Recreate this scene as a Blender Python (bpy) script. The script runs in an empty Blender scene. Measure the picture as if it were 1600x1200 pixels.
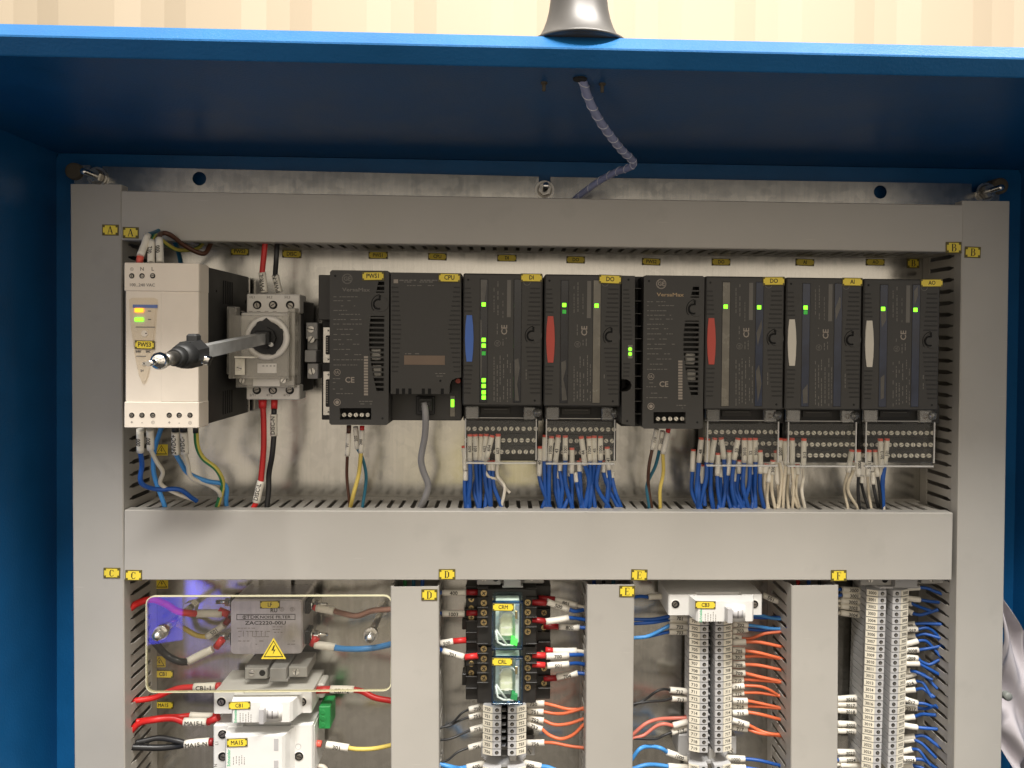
import bpy, bmesh, math, random
from mathutils import Vector, Matrix
random.seed(7)
S = bpy.context.scene
COL = S.collection
R = math.radians
# ------------------------------------------------------------------ camera
# millimetres everywhere: x to the right, d out of the mounting plate towards the viewer, z up
F, CX, CY, DP = 1200.0, 829.7, 548.8, 735.0
yaw, pit, rol = R(2.0637), R(0.9169), R(-0.5124)
fw = Vector((math.sin(yaw)*math.cos(pit), math.cos(yaw)*math.cos(pit), -math.sin(pit)))
rt = Vector((math.cos(yaw), -math.sin(yaw), 0))
dn = fw.cross(rt)
r2 = rt*math.cos(rol) + dn*math.sin(rol)
d2 = -rt*math.sin(rol) + dn*math.cos(rol)
def W(px, py, d):
    v = r2*(px-CX) + d2*(py-CY) + fw*F
    t = (DP-d)/v.y
    return v.x*t, v.z*t
def SC(d): return (DP-d)/F
cam = bpy.data.objects.new('camera', bpy.data.cameras.new('camera'))
COL.objects.link(cam)
cam.matrix_world = Matrix(((r2.x, -d2.x, -fw.x, 0), (r2.y, -d2.y, -fw.y, -DP/1000), (r2.z, -d2.z, -fw.z, 0), (0, 0, 0, 1)))
cam.data.sensor_width = 36; cam.data.lens = F/1600*36
cam.data.shift_x = (800-CX)/1600; cam.data.shift_y = (CY-600)/1600
cam.data.clip_start = 0.02; cam.data.clip_end = 60
S.camera = cam
S.render.resolution_x, S.render.resolution_y = 1024, 768
# ------------------------------------------------------------------ light
wd = bpy.data.worlds.new('World'); S.world = wd; wd.use_nodes = True
bg = wd.node_tree.nodes['Background']
# an ordinary room: pale ceiling, mid walls, dark floor
_n = wd.node_tree; _tc = _n.nodes.new('ShaderNodeTexCoord'); _sp = _n.nodes.new('ShaderNodeSeparateXYZ'); _rp = _n.nodes.new('ShaderNodeValToRGB'); _mr = _n.nodes.new('ShaderNodeMapRange')
_mr.inputs['From Min'].default_value = -1; _mr.inputs['From Max'].default_value = 1
_n.links.new(_tc.outputs['Generated'], _sp.inputs[0]); _n.links.new(_sp.outputs[2], _mr.inputs[0]); _n.links.new(_mr.outputs[0], _rp.inputs[0]); _n.links.new(_rp.outputs[0], bg.inputs[0])
_e = _rp.color_ramp.elements; _e[0].position = 0.17; _e[0].color = (0.07, 0.063, 0.055, 1); _e[1].position = 0.72; _e[1].color = (1.0, 0.90, 0.76, 1)
_e.new(0.5).color = (0.70, 0.61, 0.495, 1)
_nz = _n.nodes.new('ShaderNodeTexNoise'); _nz.inputs['Scale'].default_value = 3.2; _nz.inputs['Detail'].default_value = 2.5      # noise added to the unseen room to make reflections uneven
_nm = _n.nodes.new('ShaderNodeMapRange'); _nm.inputs['From Min'].default_value = .35; _nm.inputs['From Max'].default_value = .65; _nm.inputs['To Min'].default_value = .5; _nm.inputs['To Max'].default_value = 1.45
_mx = _n.nodes.new('ShaderNodeVectorMath'); _mx.operation = 'SCALE'
_n.links.new(_tc.outputs['Generated'], _nz.inputs['Vector']); _n.links.new(_nz.outputs['Fac'], _nm.inputs[0]); _n.links.new(_rp.outputs[0], _mx.inputs[0]); _n.links.new(_nm.outputs[0], _mx.inputs['Scale']); _n.links.new(_mx.outputs[0], bg.inputs[0])
bg.inputs[1].default_value = 1.06
def lamp(name, loc, target, sx, sy, power, col):
    l = bpy.data.lights.new(name, 'AREA'); l.shape = 'RECTANGLE'; l.size = sx; l.size_y = sy; l.energy = power; l.color = col
    o = bpy.data.objects.new(name, l); COL.objects.link(o)
    o.location = loc; o.rotation_euler = (Vector(target)-Vector(loc)).to_track_quat('-Z', 'Y').to_euler()
    return o
lamp('ceiling_lamp', (0.55, -1.19, 2.25), (0.0, -0.06, -0.2), 2.4, 0.15, 215, (1.0, 0.97, 0.92))
lamp('ceiling_lamp_rear', (0.1, 0.9, 2.3), (0.1, 2.2, 0.6), 2.6, 0.3, 14, (1.0, 0.90, 0.78))
# unseen helper lamps added only for coloured reflections in clear guard and bare plate
lamp('blue_helper_lamp', (-0.685, -0.935, -0.56), (-0.30, -0.06, -0.25), 0.095, 0.10, 0.15, (0.06, 0.07, 1.0))
lamp('yellow_helper_lamp', (-0.02, -0.92, -0.285), (-0.01, 0.0, -0.13), 0.22, 0.10, 0.035, (1.0, 0.80, 0.08))
S.view_settings.view_transform = 'Standard'; S.view_settings.look = 'None'
S.view_settings.exposure = 0.18; S.view_settings.gamma = 1; S.view_settings.use_curve_mapping = False
# ------------------------------------------------------------------ materials
MT = {}
def mat(name, col, rough=0.5, metal=0.0, var=0.08, nscale=60, bump=0.0, bscale=900, emit=0, spec=0.5, scuff=False, rnd=0):
    m = bpy.data.materials.new(name); m.use_nodes = True
    nt = m.node_tree; b = nt.nodes['Principled BSDF']
    b.inputs['Roughness'].default_value = rough; b.inputs['Metallic'].default_value = metal
    b.inputs['Specular IOR Level'].default_value = spec
    tc = nt.nodes.new('ShaderNodeNewGeometry')
    if var > 0:
        n = nt.nodes.new('ShaderNodeTexNoise'); n.inputs['Scale'].default_value = nscale; n.inputs['Detail'].default_value = 5
        nt.links.new(tc.outputs['Position'], n.inputs['Vector'])
        rp = nt.nodes.new('ShaderNodeValToRGB')
        rp.color_ramp.elements[0].position = 0.3; rp.color_ramp.elements[1].position = 0.7
        rp.color_ramp.elements[0].color = tuple(c*(1-var) for c in col)+(1,)
        rp.color_ramp.elements[1].color = tuple(min(1, c*(1+var)) for c in col)+(1,)
        nt.links.new(n.outputs['Fac'], rp.inputs['Fac']); last = rp.outputs['Color']
        if scuff:                                     # fine scratches and grubby finger marks
            mpn = nt.nodes.new('ShaderNodeMapping'); mpn.inputs['Scale'].default_value = (14, 14, 420); mpn.inputs['Rotation'].default_value = (0, R(24), 0)
            ns = nt.nodes.new('ShaderNodeTexNoise'); ns.inputs['Scale'].default_value = 2.2; ns.inputs['Detail'].default_value = 2
            nt.links.new(tc.outputs['Position'], mpn.inputs[0]); nt.links.new(mpn.outputs[0], ns.inputs['Vector'])
            r1 = nt.nodes.new('ShaderNodeMapRange'); r1.inputs['From Min'].default_value = .72; r1.inputs['From Max'].default_value = .78; nt.links.new(ns.outputs['Fac'], r1.inputs[0])
            nd = nt.nodes.new('ShaderNodeTexNoise'); nd.inputs['Scale'].default_value = 38; nd.inputs['Detail'].default_value = 6; nt.links.new(tc.outputs['Position'], nd.inputs['Vector'])
            r2_ = nt.nodes.new('ShaderNodeMapRange'); r2_.inputs['From Min'].default_value = .60; r2_.inputs['From Max'].default_value = .80; r2_.inputs['To Max'].default_value = .28; nt.links.new(nd.outputs['Fac'], r2_.inputs[0])
            x1 = nt.nodes.new('ShaderNodeMix'); x1.data_type = 'RGBA'; x1.inputs[7].default_value = tuple(min(1, c*1.25) for c in col)+(1,); nt.links.new(r1.outputs[0], x1.inputs[0]); nt.links.new(last, x1.inputs[6])
            x2 = nt.nodes.new('ShaderNodeMix'); x2.data_type = 'RGBA'; x2.inputs[7].default_value = tuple(c*.72 for c in col)+(1,); nt.links.new(r2_.outputs[0], x2.inputs[0]); nt.links.new(x1.outputs[2], x2.inputs[6]); last = x2.outputs[2]
        if name.startswith('w_') or name in ('sleeve', 'marker', 'tag_yellow', 'duct', 'duct_finger', 'terminal_grey') or name.startswith('ferrule'):
            oi = nt.nodes.new('ShaderNodeObjectInfo'); hs = nt.nodes.new('ShaderNodeHueSaturation'); rr = nt.nodes.new('ShaderNodeMapRange')
            k = 0.16 if name.startswith('w_') else 0.07
            rr.inputs['To Min'].default_value = 1-k; rr.inputs['To Max'].default_value = 1+k
            nt.links.new(oi.outputs['Random'], rr.inputs[0]); nt.links.new(rr.outputs[0], hs.inputs['Value']); nt.links.new(last, hs.inputs['Color']); last = hs.outputs['Color']
        nt.links.new(last, b.inputs['Base Color'])
        mr = nt.nodes.new('ShaderNodeMapRange'); mr.inputs['To Min'].default_value = max(0, rough-0.08); mr.inputs['To Max'].default_value = min(1, rough+0.1)
        nt.links.new(n.outputs['Fac'], mr.inputs['Value']); nt.links.new(mr.outputs['Result'], b.inputs['Roughness'])
    else:
        b.inputs['Base Color'].default_value = tuple(col)+(1,)
    if bump > 0:
        n2 = nt.nodes.new('ShaderNodeTexNoise'); n2.inputs['Scale'].default_value = bscale; n2.inputs['Detail'].default_value = 3
        nt.links.new(tc.outputs['Position'], n2.inputs['Vector'])
        bp = nt.nodes.new('ShaderNodeBump'); bp.inputs['Strength'].default_value = bump; bp.inputs['Distance'].default_value = 0.0004
        nt.links.new(n2.outputs['Fac'], bp.inputs['Height']); nt.links.new(bp.outputs['Normal'], b.inputs['Normal'])
    if emit:
        b.inputs['Emission Color'].default_value = tuple(col)+(1,); b.inputs['Emission Strength'].default_value = emit
    MT[name] = m
    return m
def clear(name, tint, gloss=0.10, haze=0.04, hcol=(0.8, 0.8, 0.78), rough=0.05):
    m = bpy.data.materials.new(name); m.use_nodes = True; nt = m.node_tree
    for n in list(nt.nodes): nt.nodes.remove(n)
    out = nt.nodes.new('ShaderNodeOutputMaterial')
    tr = nt.nodes.new('ShaderNodeBsdfTransparent'); tr.inputs[0].default_value = tuple(tint)+(1,)
    df = nt.nodes.new('ShaderNodeBsdfDiffuse'); df.inputs[0].default_value = tuple(hcol)+(1,)
    gl = nt.nodes.new('ShaderNodeBsdfGlossy'); gl.inputs['Roughness'].default_value = rough
    lw = nt.nodes.new('ShaderNodeLayerWeight'); lw.inputs[0].default_value = 0.35
    mr = nt.nodes.new('ShaderNodeMapRange'); mr.inputs['To Min'].default_value = gloss*0.45; mr.inputs['To Max'].default_value = min(0.9, gloss*6)
    nt.links.new(lw.outputs['Fresnel'], mr.inputs['Value'])
    a = nt.nodes.new('ShaderNodeMixShader'); a.inputs[0].default_value = haze
    nt.links.new(tr.outputs[0], a.inputs[1]); nt.links.new(df.outputs[0], a.inputs[2])
    c = nt.nodes.new('ShaderNodeMixShader')
    nt.links.new(mr.outputs[0], c.inputs[0]); nt.links.new(a.outputs[0], c.inputs[1]); nt.links.new(gl.outputs[0], c.inputs[2])
    nt.links.new(c.outputs[0], out.inputs[0])
    MT[name] = m
mat('duct', (0.405, 0.385, 0.35), 0.40, var=0.055, nscale=11, bump=0.06, bscale=900, scuff=True)
mat('duct_finger', (0.40, 0.375, 0.335), 0.5, var=0.05)
mat('blue_paint', (0.005, 0.102, 0.285), 0.36, var=0.09, nscale=26, bump=0.5, bscale=520)
mat('wall_beige', (0.46, 0.385, 0.285), 0.6, var=0.015, nscale=2)
mat('plc', (0.036, 0.034, 0.031), 0.50, var=0.08, bump=0.15, bscale=2500)
mat('plc_dark', (0.018, 0.017, 0.016), 0.6, var=0.08, bump=0.1, bscale=2500)
mat('black', (0.012, 0.012, 0.012), 0.55, var=0.1)
mat('void', (0.004, 0.004, 0.004), 0.9, var=0)
mat('board', (0.016, 0.014, 0.011), 0.5, var=0.2, nscale=200)
mat('print', (0.15, 0.14, 0.125), 0.7, var=0)
mat('print_light', (0.30, 0.26, 0.22), 0.7, var=0)
mat('print_gold', (0.36, 0.26, 0.15), 0.6, var=0)
mat('psu_white', (0.76, 0.68, 0.58), 0.5, var=0.03, bump=0.08)
mat('shaft_grey', (0.46, 0.46, 0.45), 0.32, 0.45, var=0.15, nscale=90)
mat('iso_grey', (0.70, 0.67, 0.62), 0.45, var=0.03)
mat('white', (0.74, 0.71, 0.65), 0.45, var=0.03)
mat('breaker', (0.74, 0.73, 0.70), 0.4, var=0.03)
mat('breaker_grey', (0.46, 0.45, 0.45), 0.4, var=0.03)
mat('sleeve', (0.80, 0.76, 0.67), 0.55, var=0.05)
mat('tag_yellow', (0.80, 0.62, 0.05), 0.35, var=0.05)
mat('tag_dark', (0.10, 0.08, 0.015), 0.5, var=0.1)
mat('ink', (0.02, 0.018, 0.015), 0.6, var=0)
mat('ink_grey', (0.22, 0.20, 0.18), 0.7, var=0)
mat('ink_green', (0.03, 0.45, 0.20), 0.6, var=0)
mat('ink_blue', (0.12, 0.18, 0.42), 0.6, var=0)
mat('steel', (0.62, 0.60, 0.56), 0.28, 1.0, var=0.1, nscale=200)
mat('steel_dark', (0.30, 0.28, 0.25), 0.38, 1.0, var=0.2, nscale=120)
mat('beacon_grey', (0.10, 0.095, 0.09), 0.42, 0.5, var=0.08, nscale=40)
mat('chrome', (0.85, 0.84, 0.82), 0.10, 1.0, var=0.03)
mat('screw_pale', (0.84, 0.80, 0.70), 0.35, 0.05, var=0.08, nscale=300)
mat('brass', (0.60, 0.45, 0.22), 0.35, 1.0, var=0.1)
mat('plug_brown', (0.12, 0.10, 0.07), 0.7, var=0.2)
mat('w_blue', (0.012, 0.085, 0.36), 0.42, var=0.06)
mat('w_lblue', (0.06, 0.28, 0.66), 0.42, var=0.05)
mat('w_teal', (0.02, 0.13, 0.20), 0.42, var=0.05)
mat('w_white', (0.72, 0.67, 0.57), 0.45, var=0.04)
mat('w_cream', (0.66, 0.58, 0.44), 0.45, var=0.04)
mat('w_black', (0.015, 0.015, 0.016), 0.4, var=0.1)
mat('w_red', (0.62, 0.02, 0.018), 0.4, var=0.05)
mat('w_orange', (0.70, 0.155, 0.06), 0.42, var=0.05)
mat('w_salmon', (0.62, 0.18, 0.13), 0.42, var=0.05)
mat('w_brown', (0.085, 0.035, 0.02), 0.42, var=0.05)
mat('w_lbrown', (0.26, 0.13, 0.09), 0.42, var=0.05)
mat('w_yellow', (0.68, 0.52, 0.12), 0.42, var=0.05)
mat('w_grey', (0.24, 0.235, 0.24), 0.45, var=0.05)
mat('ferrule', (0.62, 0.03, 0.03), 0.4, var=0.05)
mat('ferrule_dark', (0.30, 0.012, 0.015), 0.4, var=0.05)
mat('ferrule_pink', (0.80, 0.13, 0.09), 0.4, var=0.05)
mat('tab_blue', (0.05, 0.14, 0.48), 0.45, var=0.03)
mat('tab_red', (0.48, 0.06, 0.04), 0.45, var=0.03)
mat('tab_white', (0.60, 0.56, 0.48), 0.45, var=0.03)
mat('brown_label', (0.17, 0.12, 0.085), 0.6, var=0.05)
mat('win_dark', (0.012, 0.013, 0.016), 0.06, var=0.3, nscale=90)
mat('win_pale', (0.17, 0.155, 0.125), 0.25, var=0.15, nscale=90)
mat('win_reflection', (0.075, 0.07, 0.062), 0.10, var=0.2, nscale=90)  # tone of the reflections painted on the windows
mat('win_blue', (0.014, 0.022, 0.048), 0.06, var=0.3, nscale=60)
mat('led_green', (0.20, 1.0, 0.02), 0.4, var=0, emit=2.2)
mat('led_green_dim', (0.04, 0.45, 0.05), 0.4, var=0, emit=0.25)
mat('led_amber', (1.0, 0.30, 0.01), 0.4, var=0, emit=2.2)
mat('grey_plastic', (0.36, 0.355, 0.35), 0.45, var=0.04)
mat('terminal_grey', (0.47, 0.465, 0.465), 0.45, var=0.03)
mat('marker', (0.74, 0.69, 0.57), 0.5, var=0.03)
mat('end_grey', (0.36, 0.35, 0.33), 0.5, var=0.04)
mat('socket', (0.022, 0.020, 0.018), 0.45, var=0.15)
mat('coil', (0.82, 0.82, 0.58), 0.5, var=0.15, nscale=120)
mat('relay_white', (0.75, 0.78, 0.72), 0.4, var=0.05)
mat('green_conn', (0.03, 0.34, 0.09), 0.4, var=0.05)
mat('cloth', (0.50, 0.465, 0.485), 0.85, var=0.04, spec=0.2, bump=0.3, bscale=1200)
mat('snap_grey', (0.22, 0.23, 0.21), 0.45, var=0.1)
mat('cable_core', (0.34, 0.37, 0.58), 0.35, var=0.1)
mat('cable_edge', (0.72, 0.73, 0.80), 0.35, var=0.1)
mat('acrylic_edge', (0.72, 0.68, 0.46), 0.3, var=0.05)
mat('gnd_wire', (0.05, 0.28, 0.08), 0.42, var=0.05)
clear('acrylic', (0.965, 0.96, 0.94), 0.06, 0.004, rough=0.012)
clear('flap', (0.97, 0.97, 0.96), 0.018, 0.010, rough=0.02)
clear('flap_edge', (0.75, 0.75, 0.73), 0.16, 0.55, (0.86, 0.84, 0.80), 0.1)
clear('clip', (0.70, 0.70, 0.68), 0.16, 0.20, (0.70, 0.69, 0.66), 0.08)
clear('shield', (0.84, 0.83, 0.80), 0.09, 0.20, (0.80, 0.77, 0.71), 0.12)
clear('psu_window', (0.975, 0.95, 0.90), 0.04, 0.03, (0.7, 0.6, 0.45), 0.1)
clear('relay_case', (0.95, 0.99, 1.0), 0.05, 0.02, (0.35, 0.65, 0.7))
# galvanised plate: spangle, faint rolling streaks
def galv(name, base, rough):
    m = mat(name, base, rough, 1.0, var=0)
    nt = m.node_tree; b = nt.nodes['Principled BSDF']; g = nt.nodes.new('ShaderNodeNewGeometry')
    v = nt.nodes.new('ShaderNodeTexVoronoi'); v.inputs['Scale'].default_value = 150
    mp = nt.nodes.new('ShaderNodeMapping'); mp.inputs['Scale'].default_value = (30, 1, 1.5)
    n = nt.nodes.new('ShaderNodeTexNoise'); n.inputs['Scale'].default_value = 9; n.inputs['Detail'].default_value = 8; n.inputs['Roughness'].default_value = 0.65
    nt.links.new(g.outputs['Position'], v.inputs['Vector']); nt.links.new(g.outputs['Position'], mp.inputs['Vector']); nt.links.new(mp.outputs[0], n.inputs['Vector'])
    mx = nt.nodes.new('ShaderNodeMix'); mx.data_type = 'FLOAT'; mx.inputs[0].default_value = 0.30
    nt.links.new(n.outputs['Fac'], mx.inputs[2]); nt.links.new(v.outputs['Color'], mx.inputs[3])
    rp = nt.nodes.new('ShaderNodeValToRGB'); rp.color_ramp.elements[0].position = 0.25; rp.color_ramp.elements[1].position = 0.75
    rp.color_ramp.elements[0].color = tuple(c*0.84 for c in base)+(1,); rp.color_ramp.elements[1].color = tuple(min(1, c*1.12) for c in base)+(1,)
    nt.links.new(mx.outputs[0], rp.inputs['Fac']); nt.links.new(rp.outputs['Color'], b.inputs['Base Color'])
    nb = nt.nodes.new('ShaderNodeTexNoise'); nb.inputs['Scale'].default_value = 16; nb.inputs['Detail'].default_value = 1.5; nt.links.new(g.outputs['Position'], nb.inputs['Vector'])
    bp = nt.nodes.new('ShaderNodeBump'); bp.inputs['Strength'].default_value = 0.5; bp.inputs['Distance'].default_value = 0.0016      # the sheet is slightly wavy
    nt.links.new(nb.outputs['Fac'], bp.inputs['Height']); nt.links.new(bp.outputs['Normal'], b.inputs['Normal'])
    mr = nt.nodes.new('ShaderNodeMapRange'); mr.inputs['To Min'].default_value = rough-0.06; mr.inputs['To Max'].default_value = rough+0.10
    nt.links.new(mx.outputs[0], mr.inputs['Value']); nt.links.new(mr.outputs['Result'], b.inputs['Roughness'])
galv('galvanised', (0.57, 0.555, 0.515), 0.20); MT['galvanised'].node_tree.nodes['Principled BSDF'].inputs['Metallic'].default_value = 1.0
galv('filter_can', (0.56, 0.53, 0.54), 0.34); MT['filter_can'].node_tree.nodes['Principled BSDF'].inputs['Metallic'].default_value = 0.6
def stripes(name, c1, c2):
    m = mat(name, c1, 0.42, var=0); nt = m.node_tree; b = nt.nodes['Principled BSDF']
    g = nt.nodes.new('ShaderNodeNewGeometry'); w = nt.nodes.new('ShaderNodeSeparateXYZ'); nt.links.new(g.outputs['Normal'], w.inputs[0])
    mt = nt.nodes.new('ShaderNodeMath'); mt.operation = 'GREATER_THAN'; mt.inputs[1].default_value = 0.35
    nt.links.new(w.outputs[0], mt.inputs[0])
    mx = nt.nodes.new('ShaderNodeMix'); mx.data_type = 'RGBA'; mx.inputs[6].default_value = tuple(c1)+(1,); mx.inputs[7].default_value = tuple(c2)+(1,)
    nt.links.new(mt.outputs[0], mx.inputs[0]); nt.links.new(mx.outputs[2], b.inputs['Base Color'])
stripes('w_earth', (0.03, 0.20, 0.07), (0.60, 0.52, 0.10))
# ------------------------------------------------------------------ mesh helpers
MW = {}                                            # object -> world matrix
class MB:
    def __init__(s): s.v = []; s.f = []; s.m = []; s.sm = []
    def add(s, vs, fs, mi=0, smooth=False):
        o = len(s.v); s.v += vs
        for f in fs: s.f.append([i+o for i in f]); s.m.append(mi); s.sm.append(smooth)
        return s
    def box(s, x0, x1, d0, d1, z0, z1, c=0.0, mi=0):
        if x0 > x1: x0, x1 = x1, x0
        if d0 > d1: d0, d1 = d1, d0
        if z0 > z1: z0, z1 = z1, z0
        c = min(c, (x1-x0)*0.45, (d1-d0)*0.45, (z1-z0)*0.45)
        if c <= 0.02:
            vs = [(x, d, z) for x in (x0, x1) for d in (d0, d1) for z in (z0, z1)]
            return s.add(vs, [(0, 1, 3, 2), (4, 6, 7, 5), (0, 4, 5, 1), (2, 3, 7, 6), (0, 2, 6, 4), (1, 5, 7, 3)], mi)
        vs = []
        for X, sx in ((x0, 1), (x1, -1)):
            for D, sd in ((d0, 1), (d1, -1)):
                for Z, sz in ((z0, 1), (z1, -1)):
                    vs += [(X, D+sd*c, Z+sz*c), (X+sx*c, D, Z+sz*c), (X+sx*c, D+sd*c, Z)]
        I = lambda i, j, k, a: (i*4+j*2+k)*3+a
        fs = []
        for i in (0, 1):
            fs.append([I(i, 0, 0, 0), I(i, 0, 1, 0), I(i, 1, 1, 0), I(i, 1, 0, 0)])
            fs.append([I(0, i, 0, 1), I(0, i, 1, 1), I(1, i, 1, 1), I(1, i, 0, 1)])
            fs.append([I(0, 0, i, 2), I(0, 1, i, 2), I(1, 1, i, 2), I(1, 0, i, 2)])
        for i in (0, 1):
            for j in (0, 1):
                fs.append([I(i, j, 0, 0), I(i, j, 1, 0), I(i, j, 1, 1), I(i, j, 0, 1)])
                fs.append([I(i, 0, j, 0), I(i, 1, j, 0), I(i, 1, j, 2), I(i, 0, j, 2)])
                fs.append([I(0, i, j, 1), I(1, i, j, 1), I(1, i, j, 2), I(0, i, j, 2)])
                for k in (0, 1): fs.append([I(i, j, k, 0), I(i, j, k, 1), I(i, j, k, 2)])
        return s.add(vs, fs, mi)
    def prism(s, poly, axis, lo, hi, mi=0, smooth=False):
        n = len(poly)
        def P(a, b, t): return (t, a, b) if axis == 'x' else ((a, t, b) if axis == 'd' else (a, b, t))
        vs = [P(a, b, lo) for a, b in poly]+[P(a, b, hi) for a, b in poly]
        s.add(vs, [list(range(n))[::-1], list(range(n, 2*n))], mi)
        o = len(s.v)-2*n
        for i in range(n):
            j = (i+1) % n
            s.f.append([o+i, o+j, o+n+j, o+n+i]); s.m.append(mi); s.sm.append(smooth)
        return s
    def cyl(s, p0, p1, ra, rb=None, n=16, mi=0, smooth=True, caps=True):
        rb = ra if rb is None else rb
        p0 = Vector(p0); p1 = Vector(p1); ax = (p1-p0).normalized()
        u = ax.orthogonal().normalized(); w = ax.cross(u); vs = []
        for p, r in ((p0, ra), (p1, rb)):
            for i in range(n):
                a = 2*math.pi*(i+0.5)/n; vs.append(tuple(p+(u*math.cos(a)+w*math.sin(a))*r))
        s.add(vs, [(i, (i+1) % n, n+(i+1) % n, n+i) for i in range(n)], mi, smooth)
        o = len(s.v)-2*n
        if caps:
            s.f.append([o+i for i in range(n)][::-1]); s.m.append(mi); s.sm.append(False)
            s.f.append([o+n+i for i in range(n)]); s.m.append(mi); s.sm.append(False)
        return s
    def tube(s, pts, r, n=8, mi=0, caps=True):
        pts = [Vector(p) for p in pts]; k = len(pts); vs = []
        t = (pts[1]-pts[0]).normalized(); u = t.orthogonal().normalized()
        for i, p in enumerate(pts):
            t = (pts[min(i+1, k-1)]-pts[max(i-1, 0)])
            t = t.normalized() if t.length > 1e-6 else Vector((0, 0, 1))
            u = (u-t*u.dot(t)).normalized(); w = t.cross(u)
            rr = r[i] if isinstance(r, (list, tuple)) else r
            for j in range(n):
                a = 2*math.pi*j/n; vs.append(tuple(p+(u*math.cos(a)+w*math.sin(a))*rr))
        fs = [(i*n+j, i*n+(j+1) % n, (i+1)*n+(j+1) % n, (i+1)*n+j) for i in range(k-1) for j in range(n)]
        s.add(vs, fs, mi, True); o = len(s.v)-k*n
        if caps:
            s.f.append([o+j for j in range(n)][::-1]); s.m.append(mi); s.sm.append(False)
            s.f.append([o+(k-1)*n+j for j in range(n)]); s.m.append(mi); s.sm.append(False)
        return s
    def lathe(s, prof, c, axis='z', n=32, mi=0, smooth=True):
        vs = []
        for r, h in prof:
            for i in range(n):
                a = 2*math.pi*i/n
                p = (c[0]+r*math.cos(a), c[1]+r*math.sin(a), c[2]+h) if axis == 'z' else (c[0]+r*math.cos(a), c[1]+h, c[2]+r*math.sin(a))
                vs.append(p)
        return s.add(vs, [(i*n+j, i*n+(j+1) % n, (i+1)*n+(j+1) % n, (i+1)*n+j) for i in range(len(prof)-1) for j in range(n)], mi, smooth)
    # the same from positions read off the photograph, at distance d in front of the plate
    def pbox(s, a, b, c2, e, d0, d1, c=0.3, mi=0):
        x0, x1, z0, z1 = BX(a, b, c2, e, d1)
        return s.box(x0, x1, d0, d1, z0, z1, c, mi)
    def ppoly(s, pts, d0, d1, mi=0): return s.prism([W(a, b, d1) for a, b in pts], 'd', d0, d1, mi)
    def mesh(s, name, mats, org=(0, 0, 0)):
        me = bpy.data.meshes.new(name)
        me.from_pydata([((x-org[0])/1000, -(d-org[1])/1000, (z-org[2])/1000) for x, d, z in s.v], [], s.f)
        for m in mats: me.materials.append(MT[m])
        me.polygons.foreach_set('material_index', s.m); me.polygons.foreach_set('use_smooth', s.sm)
        bm = bmesh.new(); bm.from_mesh(me); bmesh.ops.recalc_face_normals(bm, faces=bm.faces); bm.to_mesh(me); bm.free()
        return me
    def build(s, name, mats, parent=None, org=None):
        if isinstance(mats, str): mats = [mats]
        if org is None:
            if parent is not None: t = MW[parent].translation; org = (t.x*1000, -t.y*1000, t.z*1000)
            else:
                lo = [min(p[i] for p in s.v) for i in range(3)]; hi = [max(p[i] for p in s.v) for i in range(3)]
                org = ((lo[0]+hi[0])/2, lo[1], lo[2])
        o = put(name, s.mesh(name, mats, org), parent, org)
        if name in ('grip_ridges', 'fine_print', 'vent_bars', 'contacts', 'barriers', 'pin_holes', 'side_vents', 'heat_fins', 'vent_notches', 'serial_label', 'circuit_print', 'star_mark'): o['kind'] = 'stuff'
        return o
def BX(a, b, c, e, d):
    return W(a, (b+e)/2, d)[0], W(c, (b+e)/2, d)[0], W((a+c)/2, e, d)[1], W((a+c)/2, b, d)[1]
def put(name, me, parent, org, rot=None, scale=1.0):
    o = bpy.data.objects.new(name, me); COL.objects.link(o)
    M = Matrix.Translation((org[0]/1000, -org[1]/1000, org[2]/1000))
    if rot is not None: M = M @ rot
    if scale != 1.0: M = M @ (Matrix.Diagonal((scale, scale, scale, 1)) if not isinstance(scale, tuple) else Matrix.Diagonal(scale+(1,)))
    MW[o] = M
    if parent is not None:
        o.parent = parent; loc = MW[parent].inverted() @ M
    else: loc = M
    o.matrix_basis = loc
    return o
def tag(o, label, cat, group=None, kind=None):
    if label: o['label'] = label
    if cat: o['category'] = cat
    if group: o['group'] = group
    if kind: o['kind'] = kind
    return o
def T(name, label, cat, org, group=None, rot=None):
    o = put(name, None, None, org, rot); o.empty_display_size = 0.01
    return tag(o, label, cat, group)
TXT = {}
def textmesh(s, mname):
    k = (s, mname)
    if k not in TXT:
        cu = bpy.data.curves.new('lettering', 'FONT'); cu.body = s; cu.size = 0.001/0.70; cu.align_x = 'CENTER'; cu.align_y = 'CENTER'
        cu.resolution_u = 2; cu.fill_mode = 'FRONT'; cu.offset = 0.000028
        ob = bpy.data.objects.new('t', cu)
        me = bpy.data.meshes.new_from_object(ob)
        bpy.data.objects.remove(ob); bpy.data.curves.remove(cu)
        me.name = 'lettering'; me.materials.clear(); me.materials.append(MT[mname])
        TXT[k] = me
    return TXT[k]
RX = Matrix.Rotation(R(90), 4, 'X')
def text(s, x, d, z, h, parent, m='ink', rot=0, wide=1.0, name='lettering'):
    return put(name, textmesh(s, m), parent, (x, d+0.08, z), Matrix.Rotation(R(-rot), 4, 'Y') @ RX, (h*wide, h, 1.0))
def ptext(s, px, py, d, hpx, parent, m='ink', rot=0, wide=1.0, name='lettering'):
    x, z = W(px, py, d); return text(s, x, d, z, hpx*SC(d), parent, m, rot, wide, name)
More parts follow.
